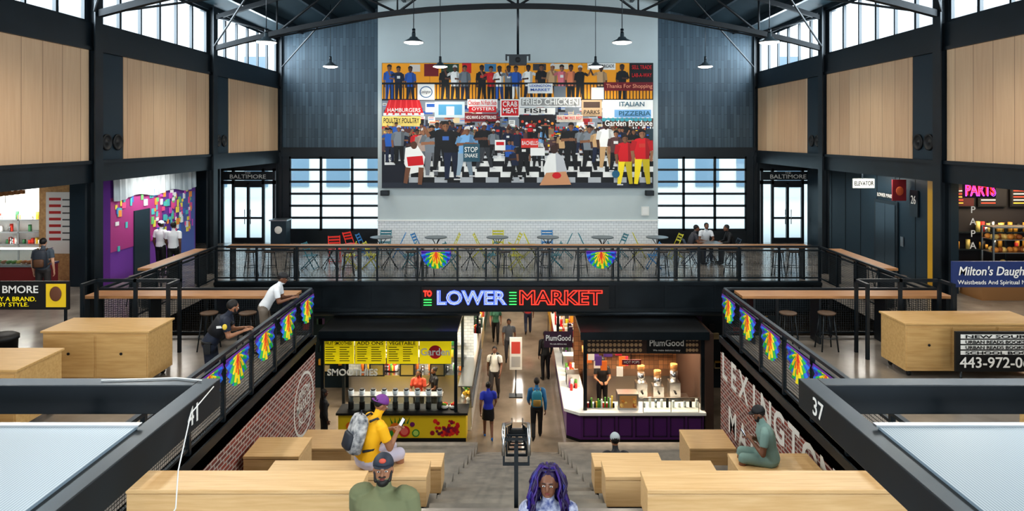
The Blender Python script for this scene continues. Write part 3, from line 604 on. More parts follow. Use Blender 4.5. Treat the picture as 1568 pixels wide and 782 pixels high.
# cabinets
def cabinet(x0,x1,y0,y1,h,name='plywood_cabinet_cart'):
    M=MB(name); M.box(x0,x1,y0,y1,.12,h-.04,PLY); M.box(x0-.03,x1+.03,y0-.03,y1+.03,h-.035,h,PLY)
    n=max(2,round((x1-x0)/.9)); 
    for i in range(n):
        a=x0+(x1-x0)*i/n+.02; b=x0+(x1-x0)*(i+1)/n-.02
        M.box(a,b,y0-.015,y0,.18,h-.08,PLY); M.cyl(((a+b)/2,y0-.02,h*.6),((a+b)/2,y0-.035,h*.6),.025,BLACK)
    for x in (x0+.12,x1-.12):
        for y in (y0+.12,y1-.12): M.cyl((x-.025,y,.05),(x+.025,y,.05),.05,BLACK); M.box(x-.03,x+.03,y-.03,y+.03,.08,.12,CHROME)
    return M.obj(bevel=.006)
cabinet(-8.35,-6.5,12.0,12.85,1.0); cabinet(-9.6,-7.35,10.0,11.0,1.0); cabinet(7.1,9.6,12.5,13.35,1.0); cabinet(7.2,9.6,8.9,9.8,.9); cabinet(-8.9,-6.9,8.0,8.9,.9)
M=MB('trash_bin'); M.prof((-9.3,12.3,0),(0,0,1),[(0,.2),(.02,.22),(.75,.25),(.76,.27),(.82,.27),(.86,.2),(.87,.001)],BLACK,20); M.obj()
M=MB('podium_kiosk'); M.box(-9.6,-9.0,26.5,27.0,0,1.15,STEEL2); M.box(-9.65,-8.95,26.45,27.05,1.15,1.2,CHROME); M.ell((-9.3,26.49,.8),(.15,.02,.15),WP); M.obj()
# ------------------------------------------------------------ kiosk canopies in foreground
def poly_mat():
    M=mat('polycarbonate_sheet',C(176,190,200),.35); N,L,b=nodes(M); o,pos=posxyz(N,L)
    w=math_node(N,L,'FRACT',math_node(N,L,'DIVIDE',o[0],.016)); l=math_node(N,L,'LESS_THAN',w,.3)
    mx=N.new('ShaderNodeMix'); mx.data_type='RGBA'; L.new(l,mx.inputs[0]); mx.inputs[6].default_value=(*C(176,188,196),1); mx.inputs[7].default_value=(*C(130,144,154),1); L.new(mx.outputs[2],b.inputs['Base Color'])
    bp=N.new('ShaderNodeBump'); bp.inputs['Strength'].default_value=.5; bp.inputs['Distance'].default_value=.004; L.new(w,bp.inputs['Height']); L.new(bp.outputs[0],b.inputs['Normal']); return M
PC=poly_mat()
for sx,num in ((-1,'41'),(1,'37')):
    def bx(M,x0,x1,*a): M.box(*sorted((sx*x0,sx*x1)),*a)
    X0=2.1 if sx<0 else 1.98
    M=MB('kiosk_canopy_frame')
    bx(M,X0,X0+.13,.6,4.82,2.5,2.7,STEEL); bx(M,X0+.13,6.2,4.68,4.82,2.5,2.7,STEEL); bx(M,X0+.13,6.2,3.93,4.03,2.52,2.66,STEEL); bx(M,X0+.13,6.2,.6,.74,2.5,2.7,STEEL)
    bx(M,4.3,4.42,.6,4.7,2.5,2.68,STEEL); bx(M,6.1,6.23,.6,4.82,2.5,2.7,STEEL)
    for y in (.7,2.2): bx(M,X0,X0+.12,y-.06,y+.06,0,2.5,STEEL)
    for y in (.7,4.7): bx(M,6.1,6.22,y-.06,y+.06,0,2.5,STEEL)
    o=M.obj(bevel=.006)
    P=MB('roof_sheet'); bx(P,X0+.12,4.32,.7,3.98,2.7,2.716,PC); bx(P,4.38,6.2,.7,3.98,2.7,2.716,PC); bx(P,X0+.1,6.2,3.96,4.0,2.716,2.73,CHROME); P.obj(o)
    text(num,(sx*(X0-.004),4.42 if sx<0 else 4.5,2.6),WP,None,.12,'px' if sx<0 else 'nx',o,.001,off=.01)
    Q=MB('duct'); Q.ell((sx*3.0,4.4,2.2),(.22,.2,.22),BLACK); Q.cyl((sx*3.0,4.4,2.2),(sx*3.0,4.4,2.5),.04,STEEL); Q.obj(o)
M=MB('dangling_cable'); M.tube([(-2.05,4.6,2.72),(-2.06,4.3,2.66),(-2.04,4.1,2.4),(-2.03,4.05,2.2),(-2.06,3.95,2.12),(-2.1,3.9,2.1)],.004,WHITE,6); M.tube([(-2.2,4.75,2.71),(-2.4,4.8,2.71),(-2.9,4.75,2.71)],.004,WHITE,6); M.obj()
# ------------------------------------------------------------ lower market stalls
LF=-4.4
M=MB('smoothie_stall')
M.box(-5.75,-1.75,19.7,22.4,-1.28,-1.2,CHROME); M.box(-5.75,-1.75,19.66,19.72,-1.4,-1.2,STEEL); M.box(-5.75,-1.75,19.75,19.8,-1.5,-1.4,STEEL)
for x in (-5.72,-1.85): M.box(x,x+.09,19.8,19.9,LF,-1.28,STEEL); M.box(x,x+.09,22.2,22.3,LF,-1.28,STEEL)
M.box(-5.75,-1.5,23.2,23.3,LF,-1.2,TILE)
M.box(-5.2,-1.5,19.75,20.35,LF,-3.62,YCOUNT); M.box(-5.2,-1.5,19.735,19.75,LF,LF+.1,BLACK); M.box(-5.25,-1.45,19.68,20.4,-3.62,-3.56,BLACK)
M.box(-4.9,-2.2,19.85,19.86,-3.56,-3.15,GLASS); M.box(-4.9,-2.2,19.85,20.2,-3.15,-3.12,CHROME)
R=random.Random(11)
FR=[]
def fdisc(x,z,r,m,seg=14):
    FR.append(1); M.prof((x,19.749-.0002*len(FR),z),(0,-1,0),[(0,r),(.002,r*.98)],m,seg)
for i in range(70):
    x=-1.72-abs(R.gauss(0,.33)); z=LF+.2+abs(R.gauss(0,.16)); fdisc(x,min(z,-3.78),R.uniform(.035,.07),R.choice([cm(200,24,40),cm(160,20,50),cm(224,50,40),cm(110,20,70)]),10)
for x,z,r,m in [(-3.55,-4.0,.15,cm(235,130,40)),(-3.72,-4.15,.12,cm(60,150,60)),(-3.28,-4.1,.16,cm(214,50,50)),(-3.28,-4.1,.11,cm(240,120,110)),(-4.6,-4.05,.15,cm(240,150,30)),(-4.6,-4.05,.11,cm(250,200,80)),(-4.85,-3.95,.12,cm(236,120,30)),(-2.95,-4.15,.11,cm(60,150,60)),(-2.95,-4.15,.08,cm(190,220,110)),(-4.35,-4.18,.1,cm(50,140,60)),(-5.0,-4.15,.09,cm(210,40,40)),(-3.05,-3.9,.07,cm(120,30,110))]: fdisc(x,z,r,m,18)
for x in (-3.55,-3.28,-4.6): 
    for q in (-.08,0,.08): M.face([(x-.025+q,19.735,-3.88),(x+.025+q,19.735,-3.88),(x+q*2,19.735,-3.68)],cm(40,130,50))
ss=M.obj()
gs=empty('menu_sign_boards',(0,20.25,0))
for i,(a,b,t) in enumerate([(-5.77,-4.87,'FRUIT SMOOTHIES'),(-4.83,-3.93,'ADD ONS'),(-3.89,-2.96,'VEGETABLE'),(-2.92,-1.98,'')]):
    M=MB('menu_panel'); M.box(a,b,0,.05,-2.32,-1.62,YEL)
    if t:
        for r in range(7):
            for c in range(2): 
                xx=a+.06+c*.42; M.box(xx,xx+R.uniform(.2,.32),-.004,0,-1.84-r*.066,-1.82-r*.066,BK)
        M.box(a+.04,b-.04,-.003,0,-1.79,-1.785,BK)
    else:
        M.prof(((a+b)/2,-.001,-1.97),(0,-1,0),[(0,.2),(.002,.2)],cm(200,40,50),20)
    M.obj(gs)
    if t: text(t,((a+b)/2,-.01,-1.71),BK,.78,.1,parent=gs,off=.01)
    else: text('Garden',((a+b)/2,-.02,-1.97),WHITE,.86,.22,parent=gs,off=.02)
text('SMOOTHIES',(-4.78,19.72,-2.4),WHITE,1.45,.19,parent=MB('smoothies_lettering_bar').box(-5.6,-4,19.76,19.78,-2.52,-2.5,STEEL).obj(),off=.015,ext=.02)
M=MB('stall_equipment')
for i,x in enumerate(np.linspace(-4.9,-2.3,9)):
    M.cyl((x,20.05,-3.56),(x,20.05,-3.36),.08,BLACK,10); M.cyl((x,20.05,-3.36),(x,20.05,-3.02),.065,mat('jar_plastic',C(190,200,205),.15),10,.085); M.cyl((x,20.05,-3.02),(x,20.05,-2.98),.07,BLACK,10)
for z in (-3.0,-2.6): M.box(-5.6,-1.8,22.85,23.2,z,z+.03,CHROME)
for i in range(110):
    x=R.uniform(-5.5,-1.9); z=R.choice((-2.97,-2.57,-3.45)); h=R.uniform(.12,.3); M.cyl((x,23.0,z),(x,23.0,z+h),R.uniform(.04,.07),R.choice([WH,cm(220,60,40),cm(240,190,60),cm(70,150,80),CHROME,cm(230,120,40),BK]),8)
M.box(-5.6,-1.8,22.6,23.2,LF,-3.48,CHROME)
for x in (-4.9,-3.9,-2.9): M.box(x,x+.5,22.5,22.9,-3.48,-3.05,STEEL); M.box(x+.05,x+.45,22.49,22.5,-3.43,-3.1,CHROME)
for x in (-2.15,-1.9):
    M.ell((x,20.05,-3.5),(.12,.12,.07),WH,seg=12,lat=6)
    for q in range(5): M.ell((x+.05*math.cos(q*1.3),20.05+.05*math.sin(q*1.3),-3.43),(.04,.04,.04),R.choice([cm(220,60,40),cm(240,160,40),cm(120,170,50)]),seg=8,lat=6)
M.obj(ss)
M=MB('aisle_glass_counter'); M.box(-1.75,-1.4,20.5,26,LF,-3.7,WHITE); M.box(-1.4,-1.385,20.5,26,LF+.1,-3.75,mat('panel_grey',C(190,190,186),.5)); M.box(-1.8,-1.35,20.45,26,-3.7,-3.66,CHROME); M.box(-1.41,-1.4,20.5,26,-3.66,-3.1,GLASS); M.box(-1.8,-1.38,20.5,26,-3.1,-3.07,CHROME)
for y in np.arange(20.5,26.1,1.1): M.box(-1.43,-1.39,y-.015,y+.015,-3.66,-3.1,CHROME)
for i in range(60): y=R.uniform(20.6,25.9); M.ell((R.uniform(-1.7,-1.48),y,-3.6+R.choice((0,.25))),(.06,.07,.06),R.choice([cm(210,60,40),cm(240,190,60),cm(90,160,70),cm(230,230,220)]),seg=8,lat=5)
M.obj(ss)
# plum stall
M=MB('plum_juice_stall')
pts=[(1.42,20.3),(1.42,19.95),(1.8,19.65),(5.35,19.65),(5.35,20.35),(2.0,20.35),(2.0,26),(1.42,26)]
M.loft([[(x,y,z) for x,y in pts] for z in (LF+.1,-3.58)],PURP,False)
M.loft([[(x*1.0+(.0),y+(.04 if y<20 else 0),z) for x,y in pts] for z in (LF,LF+.1)],BLACK,False)
ct=[(1.34,20.3),(1.34,19.9),(1.77,19.56),(5.4,19.56),(5.4,20.4),(2.05,20.4),(2.05,26),(1.34,26)]
M.loft([[(x,y,z) for x,y in ct] for z in (-3.58,-3.5)],WHITE,False)
for i in range(7):
    a=1.88+i*.5
    for s_ in ((a,a+.42),): M.box(s_[0],s_[1],19.635,19.65,LF+.18,LF+.21,mat('purple_dark',C(50,24,66),.4)); M.box(s_[0],s_[1],19.635,19.65,-3.68,-3.65,MATS['purple_dark']); M.box(s_[0],s_[0]+.03,19.635,19.65,LF+.18,-3.65,MATS['purple_dark']); M.box(s_[1]-.03,s_[1],19.635,19.65,LF+.18,-3.65,MATS['purple_dark'])
M.box(1.8,5.5,19.6,22.6,-1.28,-1.2,CHROME); M.box(1.8,5.5,19.58,19.62,-1.42,-1.2,STEEL)
for x in (1.9,5.3): M.box(x,x+.1,19.75,19.85,-3.5 if x<3 else LF,-1.28,STEEL)
M.box(5.4,5.65,19.7,23.5,LF,-1.28,mat('stall_side_wood',C(70,52,44),.6)); M.box(1.9,5.5,23.3,23.4,LF,-1.2,BTILE)
M.box(3.6,5.2,19.62,19.63,-3.5,-3.1,GLASS); M.box(3.6,5.2,19.61,19.64,-3.1,-3.08,CHROME)
for x in (3.6,4.4,5.2): M.box(x-.01,x+.01,19.61,19.64,-3.5,-3.1,CHROME)
pj=M.obj()
M=MB('lattice_header'); M.box(1.95,5.35,20.02,20.05,-1.95,-1.45,mat('header_brown',C(66,48,40),.6)); LT=mat('lattice_tan',C(190,160,124),.6)
for i in range(14):
    for j in range(3):
        x=2.03+i*.125; z=-1.9+j*.155
        if x>3.65: continue
        M.prof((x+.06,20.02,z+.06),(0,-1,0),[(0,.055),(.01,.055),(.01,.035),(.003,.034)],LT,8)
for i in range(4):
    for j in range(3): M.prof((4.95+i*.1,20.02,-1.84+j*.155),(0,-1,0),[(0,.05),(.01,.05),(.01,.03)],LT,8)
M.box(3.78,4.92,19.98,20.02,-1.93,-1.45,BK); o=M.obj(pj); text('PlumGood',(4.35,19.96,-1.62),WHITE,1.0,.2,parent=o,off=.015); text('We make delicious easy',(4.35,19.96,-1.83),WHITE,.8,.07,parent=o)
o=MB('hanging_stall_sign').box(.78,1.62,20.3,20.34,-1.85,-1.38,mat('plum_sign',C(60,34,54),.5)).cyl((.9,20.32,-1.38),(.9,20.32,-.9),.01,STEEL).cyl((1.5,20.32,-1.38),(1.5,20.32,-.9),.01,STEEL).obj(); text('PlumGood',(1.2,20.28,-1.57),WHITE,.74,.17,parent=o,off=.015); text('We make delicious easy',(1.2,20.28,-1.74),WHITE,.5,.06,parent=o)
M=MB('juice_bar_equipment')
M.box(2.9,3.5,19.8,20.2,-3.5,-3.05,CHROME); M.box(2.95,3.45,19.79,19.8,-3.45,-3.1,cm(200,150,90)); 
for i in range(12): M.ell((3.0+R.uniform(0,.42),19.80,-3.4+R.uniform(0,.2)),(.05,.04,.04),R.choice([cm(214,140,60),cm(230,190,110),cm(180,100,50)]),seg=8,lat=5)
for x,h in ((3.75,.75),(4.25,.6),(4.75,.8)):
    M.box(x-.16,x+.16,20.6,21.0,-3.5,-3.5+h*.6,CHROME); M.cyl((x,20.8,-3.5+h*.6),(x,20.8,-3.5+h),.12,CHROME,14); M.cyl((x,20.8,-3.5+h),(x,20.8,-3.5+h+.2),.11,mat('clear_tank',C(190,140,90),.1),14); M.cyl((x,20.58,-3.3),(x,20.5,-3.3),.03,BLACK,8)
M.box(3.4,5.2,20.5,21.1,LF,-3.5,CHROME)
for z in (-2.9,-2.5,-2.1): M.box(2.2,5.2,23.0,23.3,z,z+.03,BARW)
for i in range(200):
    x=R.uniform(2.2,5.2); z=R.choice((-2.87,-2.47,-2.07)); h=R.uniform(.1,.26); M.cyl((x,23.12,z),(x,23.12,z+h),R.uniform(.035,.07),R.choice([WH,cm(220,160,60),cm(240,190,120),cm(90,150,80),CHROME,cm(200,90,60),cm(150,80,160)]),8)
for i in range(18):
    x=1.95+i*.05; M.cyl((x,19.95,-3.5),(x,19.95,-3.5+R.uniform(.12,.34)),.025,R.choice([WH,cm(200,60,50),cm(90,150,60),cm(240,200,80),BK]),8)
for i in range(10):
    x=3.7+i*.17; M.cyl((x,20.0,-3.5),(x,20.0,-3.5+R.uniform(.1,.3)),.04,R.choice([WH,CHROME,cm(90,150,60),BK]),8)
for i in range(26):
    y=R.uniform(21.0,25.8); x=R.uniform(1.62,1.9); M.cyl((x,y,-3.5),(x,y,-3.5+R.uniform(.1,.32)),.045,R.choice([WH,CHROME,cm(90,150,60),cm(230,120,40),cm(210,60,60),cm(150,90,160)]),8)
for y in (21.6,23.4,25.0): M.box(1.55,1.95,y,y+.45,-3.5,-3.1,CHROME); M.box(1.54,1.55,y+.05,y+.4,-3.45,-3.15,BLACK)
M.box(2.2,5.2,22.6,23.3,LF,-3.5,CHROME)
for i in range(16): x=R.uniform(2.0,3.3); z=-2.1-R.uniform(0,.9); M.box(x,x+.2,20.9+i*.02,20.91+i*.02,z,z+.3,R.choice([cm(200,60,90),WH,cm(90,60,140),cm(230,200,120),cm(220,120,50)]))
M.box(2.0,3.5,20.88,20.9,-1.98,-1.95,STEEL)
for i in range(5):
    x=2.3+i*.65; M.cyl((x,20.5,-1.35),(x,20.4,-1.5),.04,BLACK,8)
M.obj(pj)
o=MB('hot_pops_sign').box(3.05,3.6,19.95,19.98,-2.25,-2.1,DR).box(3.3,3.32,19.96,19.98,-2.1,-1.9,STEEL).obj(); text('HOT POPS',(3.32,19.93,-2.17),WH,.45,.08,parent=o)
for x,y in ((2.6,20.8),(3.6,20.8),(4.6,20.8),(4.9,21.6),(3.1,21.6)):
    o=MB('globe_lamp').ell((0,0,0),(.09,.09,.09),GLOWW,seg=12,lat=8).cyl((0,0,.08),(0,0,.7),.008,BLACK,6).obj(loc=(x,y,-2.0))
light('AREA','stall_light',(3.6,21.2,-1.4),180,(1,.78,.54),(0,0,0),(2.8,1.4)); light('AREA','stall_light',(-3.7,21.4,-1.4),160,(1,.90,.76),(0,0,0),(3.2,1.6))
# far aisle stalls
CL=[cm(214,196,150),cm(170,60,50),cm(60,90,80),cm(220,170,60),cm(90,70,110),cm(200,200,196),cm(60,60,66)]
for k,(sx,y0) in enumerate([(-1,26.3),(1,26.3),(-1,31),(1,31)]):
    x0,x1=sorted((sx*1.5,sx*4.6)); M=MB('aisle_market_stall'); 
    M.box(x0,x1,y0,y0+4.2,LF,-3.5,CL[k]); M.box(x0-.04,x1+.04,y0-.04,y0+4.24,-3.5,-3.44,WHITE); M.box(x0,x1,y0,y0+4.2,-1.9,-1.35,CL[(k+3)%7])
    for y in (y0+.05,y0+4.1):
        for x in (x0+.05,x1-.05): M.box(x-.04,x+.04,y-.04,y+.04,-3.44,-1.9,STEEL)
    M.box(sx*3-.04,sx*3+.04,y0,y0+4.2,-3.44,-1.9,CL[5])
    for i in range(90):
        y=R.uniform(y0+.1,y0+4); x=sx*R.uniform(1.55,2.6); h=R.uniform(.1,.6); M.box(x,x+sx*.0+.14,y,y+.14,-3.44,-3.44+h,R.choice(CL+[YCOUNT,WH,RD]))
    for i in range(14):
        y=y0+.15+i*.28; M.box(sx*1.5-.01,sx*1.5+.01,y,y+.22,-2.3-R.uniform(0,.3),-1.9,R.choice(CL+[WH,RD]))
    M.obj(); light('AREA','stall_light',(sx*2.3,y0+2,-1.95),55,(1,.82,.6),(0,0,0),(1.2,3.2))
for y in (23,28,33): light('AREA','aisle_light',(0,y,-1.0),50,(1,.93,.84),(0,0,0),(.4,2.5))
for sx in (-1,1):
    light('AREA','lower_side_light',(sx*9.5,25,-1.0),70,(1,.9,.8),(0,0,0),(3,3))
    M=MB('cable_tray')
    for z in (-1.05,-1.2): M.box(*sorted((sx*1.2,sx*9)),21.6,21.66,z,z+.04,CHROME if z<-1.1 else STEEL)
    for x in np.arange(1.5,9,.8): M.box(*sorted((sx*x,sx*(x+.03))),21.6,22.0,-1.19,-.96,STEEL)
    M.cyl((sx*1.2,21.3,-1.08),(sx*9,21.3,-1.08),.09,mat('duct_grey',C(70,78,84),.4,.5)); M.obj()
    M=MB('stall_shelving_background'); M.box(*sorted((sx*5.9,sx*9.2)),24,24.1,LF,-1.2,STEEL2)
    for i in range(40):
        x=sx*R.uniform(6,9); z=R.uniform(-4,-1.6); M.box(x,x+.2,23.9,24,z,z+.2,R.choice(CL))
    M.obj()
o=MB('poster_stand').box(-.28,.14,23.2,23.23,-3.5,-2.4,OFFW).box(-.22,.08,23.19,23.2,-2.95,-2.55,cm(190,70,60)).box(-.22,.08,23.19,23.2,-3.4,-3.05,cm(170,170,168)).cyl((-.07,23.23,LF+.02),(-.07,23.23,-3.5),.02,STEEL).box(-.3,.16,23.05,23.4,LF,LF+.03,STEEL).obj()
# ------------------------------------------------------------ furniture
def chair_mesh(c):
    M=MB('chair'); m=c
    for x in (-.2,.2):
        M.tube([(x,-.24,0),(x,.0,.42),(x,.22,.88)],.015,m,6); M.tube([(x*.9,.24,0),(x*.9,-.2,.45)],.015,m,6)
    for i in range(5): M.box(-.2,.2,-.2+i*.08,-.14+i*.08,.445,.46,m)
    for z,y in ((.84,.2),(.74,.155),(.64,.11)): M.box(-.2,.2,y-.006,y+.006,z-.03,z+.03,m)
    for y in (-.23,.23): M.cyl((-.19,y,.03 if y>0 else .03),(.19,y,.03),.01,m,6)
    return M.mesh()
CH=[chair_mesh(cm(30,120,180,.4)),chair_mesh(cm(190,186,40,.4)),chair_mesh(cm(40,116,130,.4)),chair_mesh(cm(226,50,34,.4)),chair_mesh(cm(40,60,80,.4))]
M=MB('table'); M.prof((0,0,.72),(0,0,1),[(0,.40),(.03,.41),(.035,.40)],mat('table_grey',C(92,100,104),.35),28)
for a in (0,90,180,270): ca,sa=math.cos(rad(a+45)),math.sin(rad(a+45)); M.tube([(ca*.34,sa*.34,0),(ca*.05,sa*.05,.36),(-ca*.2,-sa*.2,.72)],.014,STEEL,6)
TB=M.mesh()
M=MB('stool'); M.prof((0,0,.74),(0,0,1),[(0,.17),(.03,.18),(.035,.17)],mat('stool_seat',C(90,70,54),.5),18)
for a in (45,135,225,315): ca,sa=math.cos(rad(a)),math.sin(rad(a)); M.cyl((ca*.24,sa*.24,0),(ca*.14,sa*.14,.74),.014,STEEL,6)
M.tube([(.21*math.cos(rad(a)),.21*math.sin(rad(a)),.28) for a in range(0,360,20)],.01,STEEL,6,True)
ST=M.mesh()
R=random.Random(2)
for row,yy in ((0,25.0),(1,22.9)):
    for x in ((-5.0,-3.0,-.75,1.1,3.1,5.1) if row==0 else (-6.3,-4.3,-1.6,.6,3.9,5.9)):
        if row==1 and x>5: continue
        inst(TB,'round_bistro_table',(x,yy,0),R.uniform(0,1))
        inst(CH[R.randrange(3)],'folding_bistro_chair',(x-.66,yy+R.uniform(-.1,.1),0),rad(90)+R.uniform(-.3,.3)); inst(CH[R.randrange(3)],'folding_bistro_chair',(x+.66,yy+R.uniform(-.1,.1),0),rad(-90)+R.uniform(-.3,.3))
        if row==0 and R.random()<.5: inst(CH[R.randrange(3)],'folding_bistro_chair',(x,yy+.7,0),0)
inst(CH[3],'folding_bistro_chair',(-6.2,25.3,0),rad(60)); inst(CH[3],'folding_bistro_chair',(-6.5,24.2,0),rad(20))
for x in (-8.5,-7.9,-7.2,-5.4,-3.4,-2.9,-.4,.9,2.0,4.6,5.3,6.8,8.3,8.8): inst(ST,'bar_stool',(x,21.75,0),R.uniform(0,1))
for sx in (-1,1):
    for y in (17.9,18.7,19.6): inst(ST,'bar_stool',(sx*10.0 ,y,0),0)
    for x in (5.6,6.4): inst(ST,'bar_stool',(sx*x,14.15,0),0)
inst(TB,'round_bistro_table',(6.7,23.7,0),0)
# ------------------------------------------------------------ people
def SKN(i): return [mat('skin_deep',C(92,60,46),.5),mat('skin_dark',C(120,82,62),.5),mat('skin_brown',C(152,108,82),.5),mat('skin_light',C(200,156,130),.5)][i]
HAIRB=noisy('black_hair',C(18,15,15),C(34,28,26),60,.6)
def base():
    return dict(Pv=(0,0,.95),Ch=(0,.01,1.24),Nk=(0,0,1.47),Hd=(0,.025,1.635),
      sL=(-.185,0,1.42),eL=(-.235,-.03,1.13),wL=(-.235,.05,.88),sR=(.185,0,1.42),eR=(.235,-.03,1.13),wR=(.235,.05,.88),
      hL=(-.09,0,.92),kL=(-.1,.02,.5),aL=(-.105,-.03,.09),tL=(-.12,.13,.04),hR=(.09,0,.92),kR=(.1,.02,.5),aR=(.105,-.03,.09),tR=(.12,.13,.04))
def walk(st=.22,ph=1,arm=.12):
    d=base(); f='R' if ph>0 else 'L'; b='L' if ph>0 else 'R'; q={'L':-1,'R':1}
    d['k'+f]=(q[f]*.1,.18*st/.22,.5); d['a'+f]=(q[f]*.1,st,.1); d['t'+f]=(q[f]*.11,st+.16,.07)
    d['k'+b]=(q[b]*.1,-.02,.5); d['a'+b]=(q[b]*.1,-st-.02,.17); d['t'+b]=(q[b]*.11,-st+.1,.04)
    d['e'+f]=(q[f]*.235,-arm-.02,1.14); d['w'+f]=(q[f]*.24,-arm*.9,.9); d['e'+b]=(q[b]*.235,arm*.4,1.14); d['w'+b]=(q[b]*.22,arm+.18,.95); return d
def sit(sh=.45,lean=.12,foot=0.0,spread=.12,fy=.42):
    d=base(); z=sh+.1
    d.update(Pv=(0,0,z+.03),Ch=(0,lean*.6,z+.31),Nk=(0,lean*1.2,z+.53),Hd=(0,lean*1.5+.03,z+.69),sL=(-.185,lean*1.1,z+.48),sR=(.185,lean*1.1,z+.48),
      hL=(-.09,0,z),hR=(.09,0,z),kL=(-spread,.42,z+.03),kR=(spread,.42,z+.03),aL=(-spread,fy,foot+.09),aR=(spread,fy,foot+.09),tL=(-spread-.02,fy+.16,foot+.04),tR=(spread+.02,fy+.16,foot+.04),
      eL=(-.25,lean+.1,z+.22),eR=(.25,lean+.1,z+.22),wL=(-.12,lean+.32,z+.2),wR=(.12,lean+.32,z+.2)); return d
def add_hand(M,w,d,n,side,m,curl=22,k=1.0):
    d=V(d).normalized(); n=V(n); n=(n-d*n.dot(d)).normalized(); x=d.cross(n)
    P=lambda a,b,c: V(w)+(x*a+d*b+n*c)*k
    q=-1 if side=='R' else 1
    rings=[]
    for t,wd,th in ((-.012,.024,.017),(.02,.032,.016),(.06,.041,.014),(.095,.038,.011)):
        rings.append([P(wd*math.cos(a),t,th*math.sin(a)) for a in [2*math.pi*i/10 for i in range(10)]])
    M.loft(rings,m)
    for xo,Ls in ((q*.029,(.034,.024,.018)),(q*.010,(.038,.027,.02)),(-q*.010,(.035,.025,.019)),(-q*.029,(.027,.019,.016))):
        y,z,a=.09,0,10; p=P(xo,y,z); r=.0095
        for L_ in Ls:
            y2=y+L_*math.cos(rad(a)); z2=z-L_*math.sin(rad(a)); p2=P(xo,y2,z2); M.cap(p,p2,r*k,(r-.001)*k,m,8); p=p2;y,z=y2,z2;a+=curl;r-=.001
    p=P(q*.03,.02,-.003); p1=P(q*.058,.055,-.014); p2=P(q*.062,.088,-.026); M.cap(p,p1,.013*k,.011*k,m,8); M.cap(p1,p2,.011*k,.008*k,m,8)
PEOPLE=[]
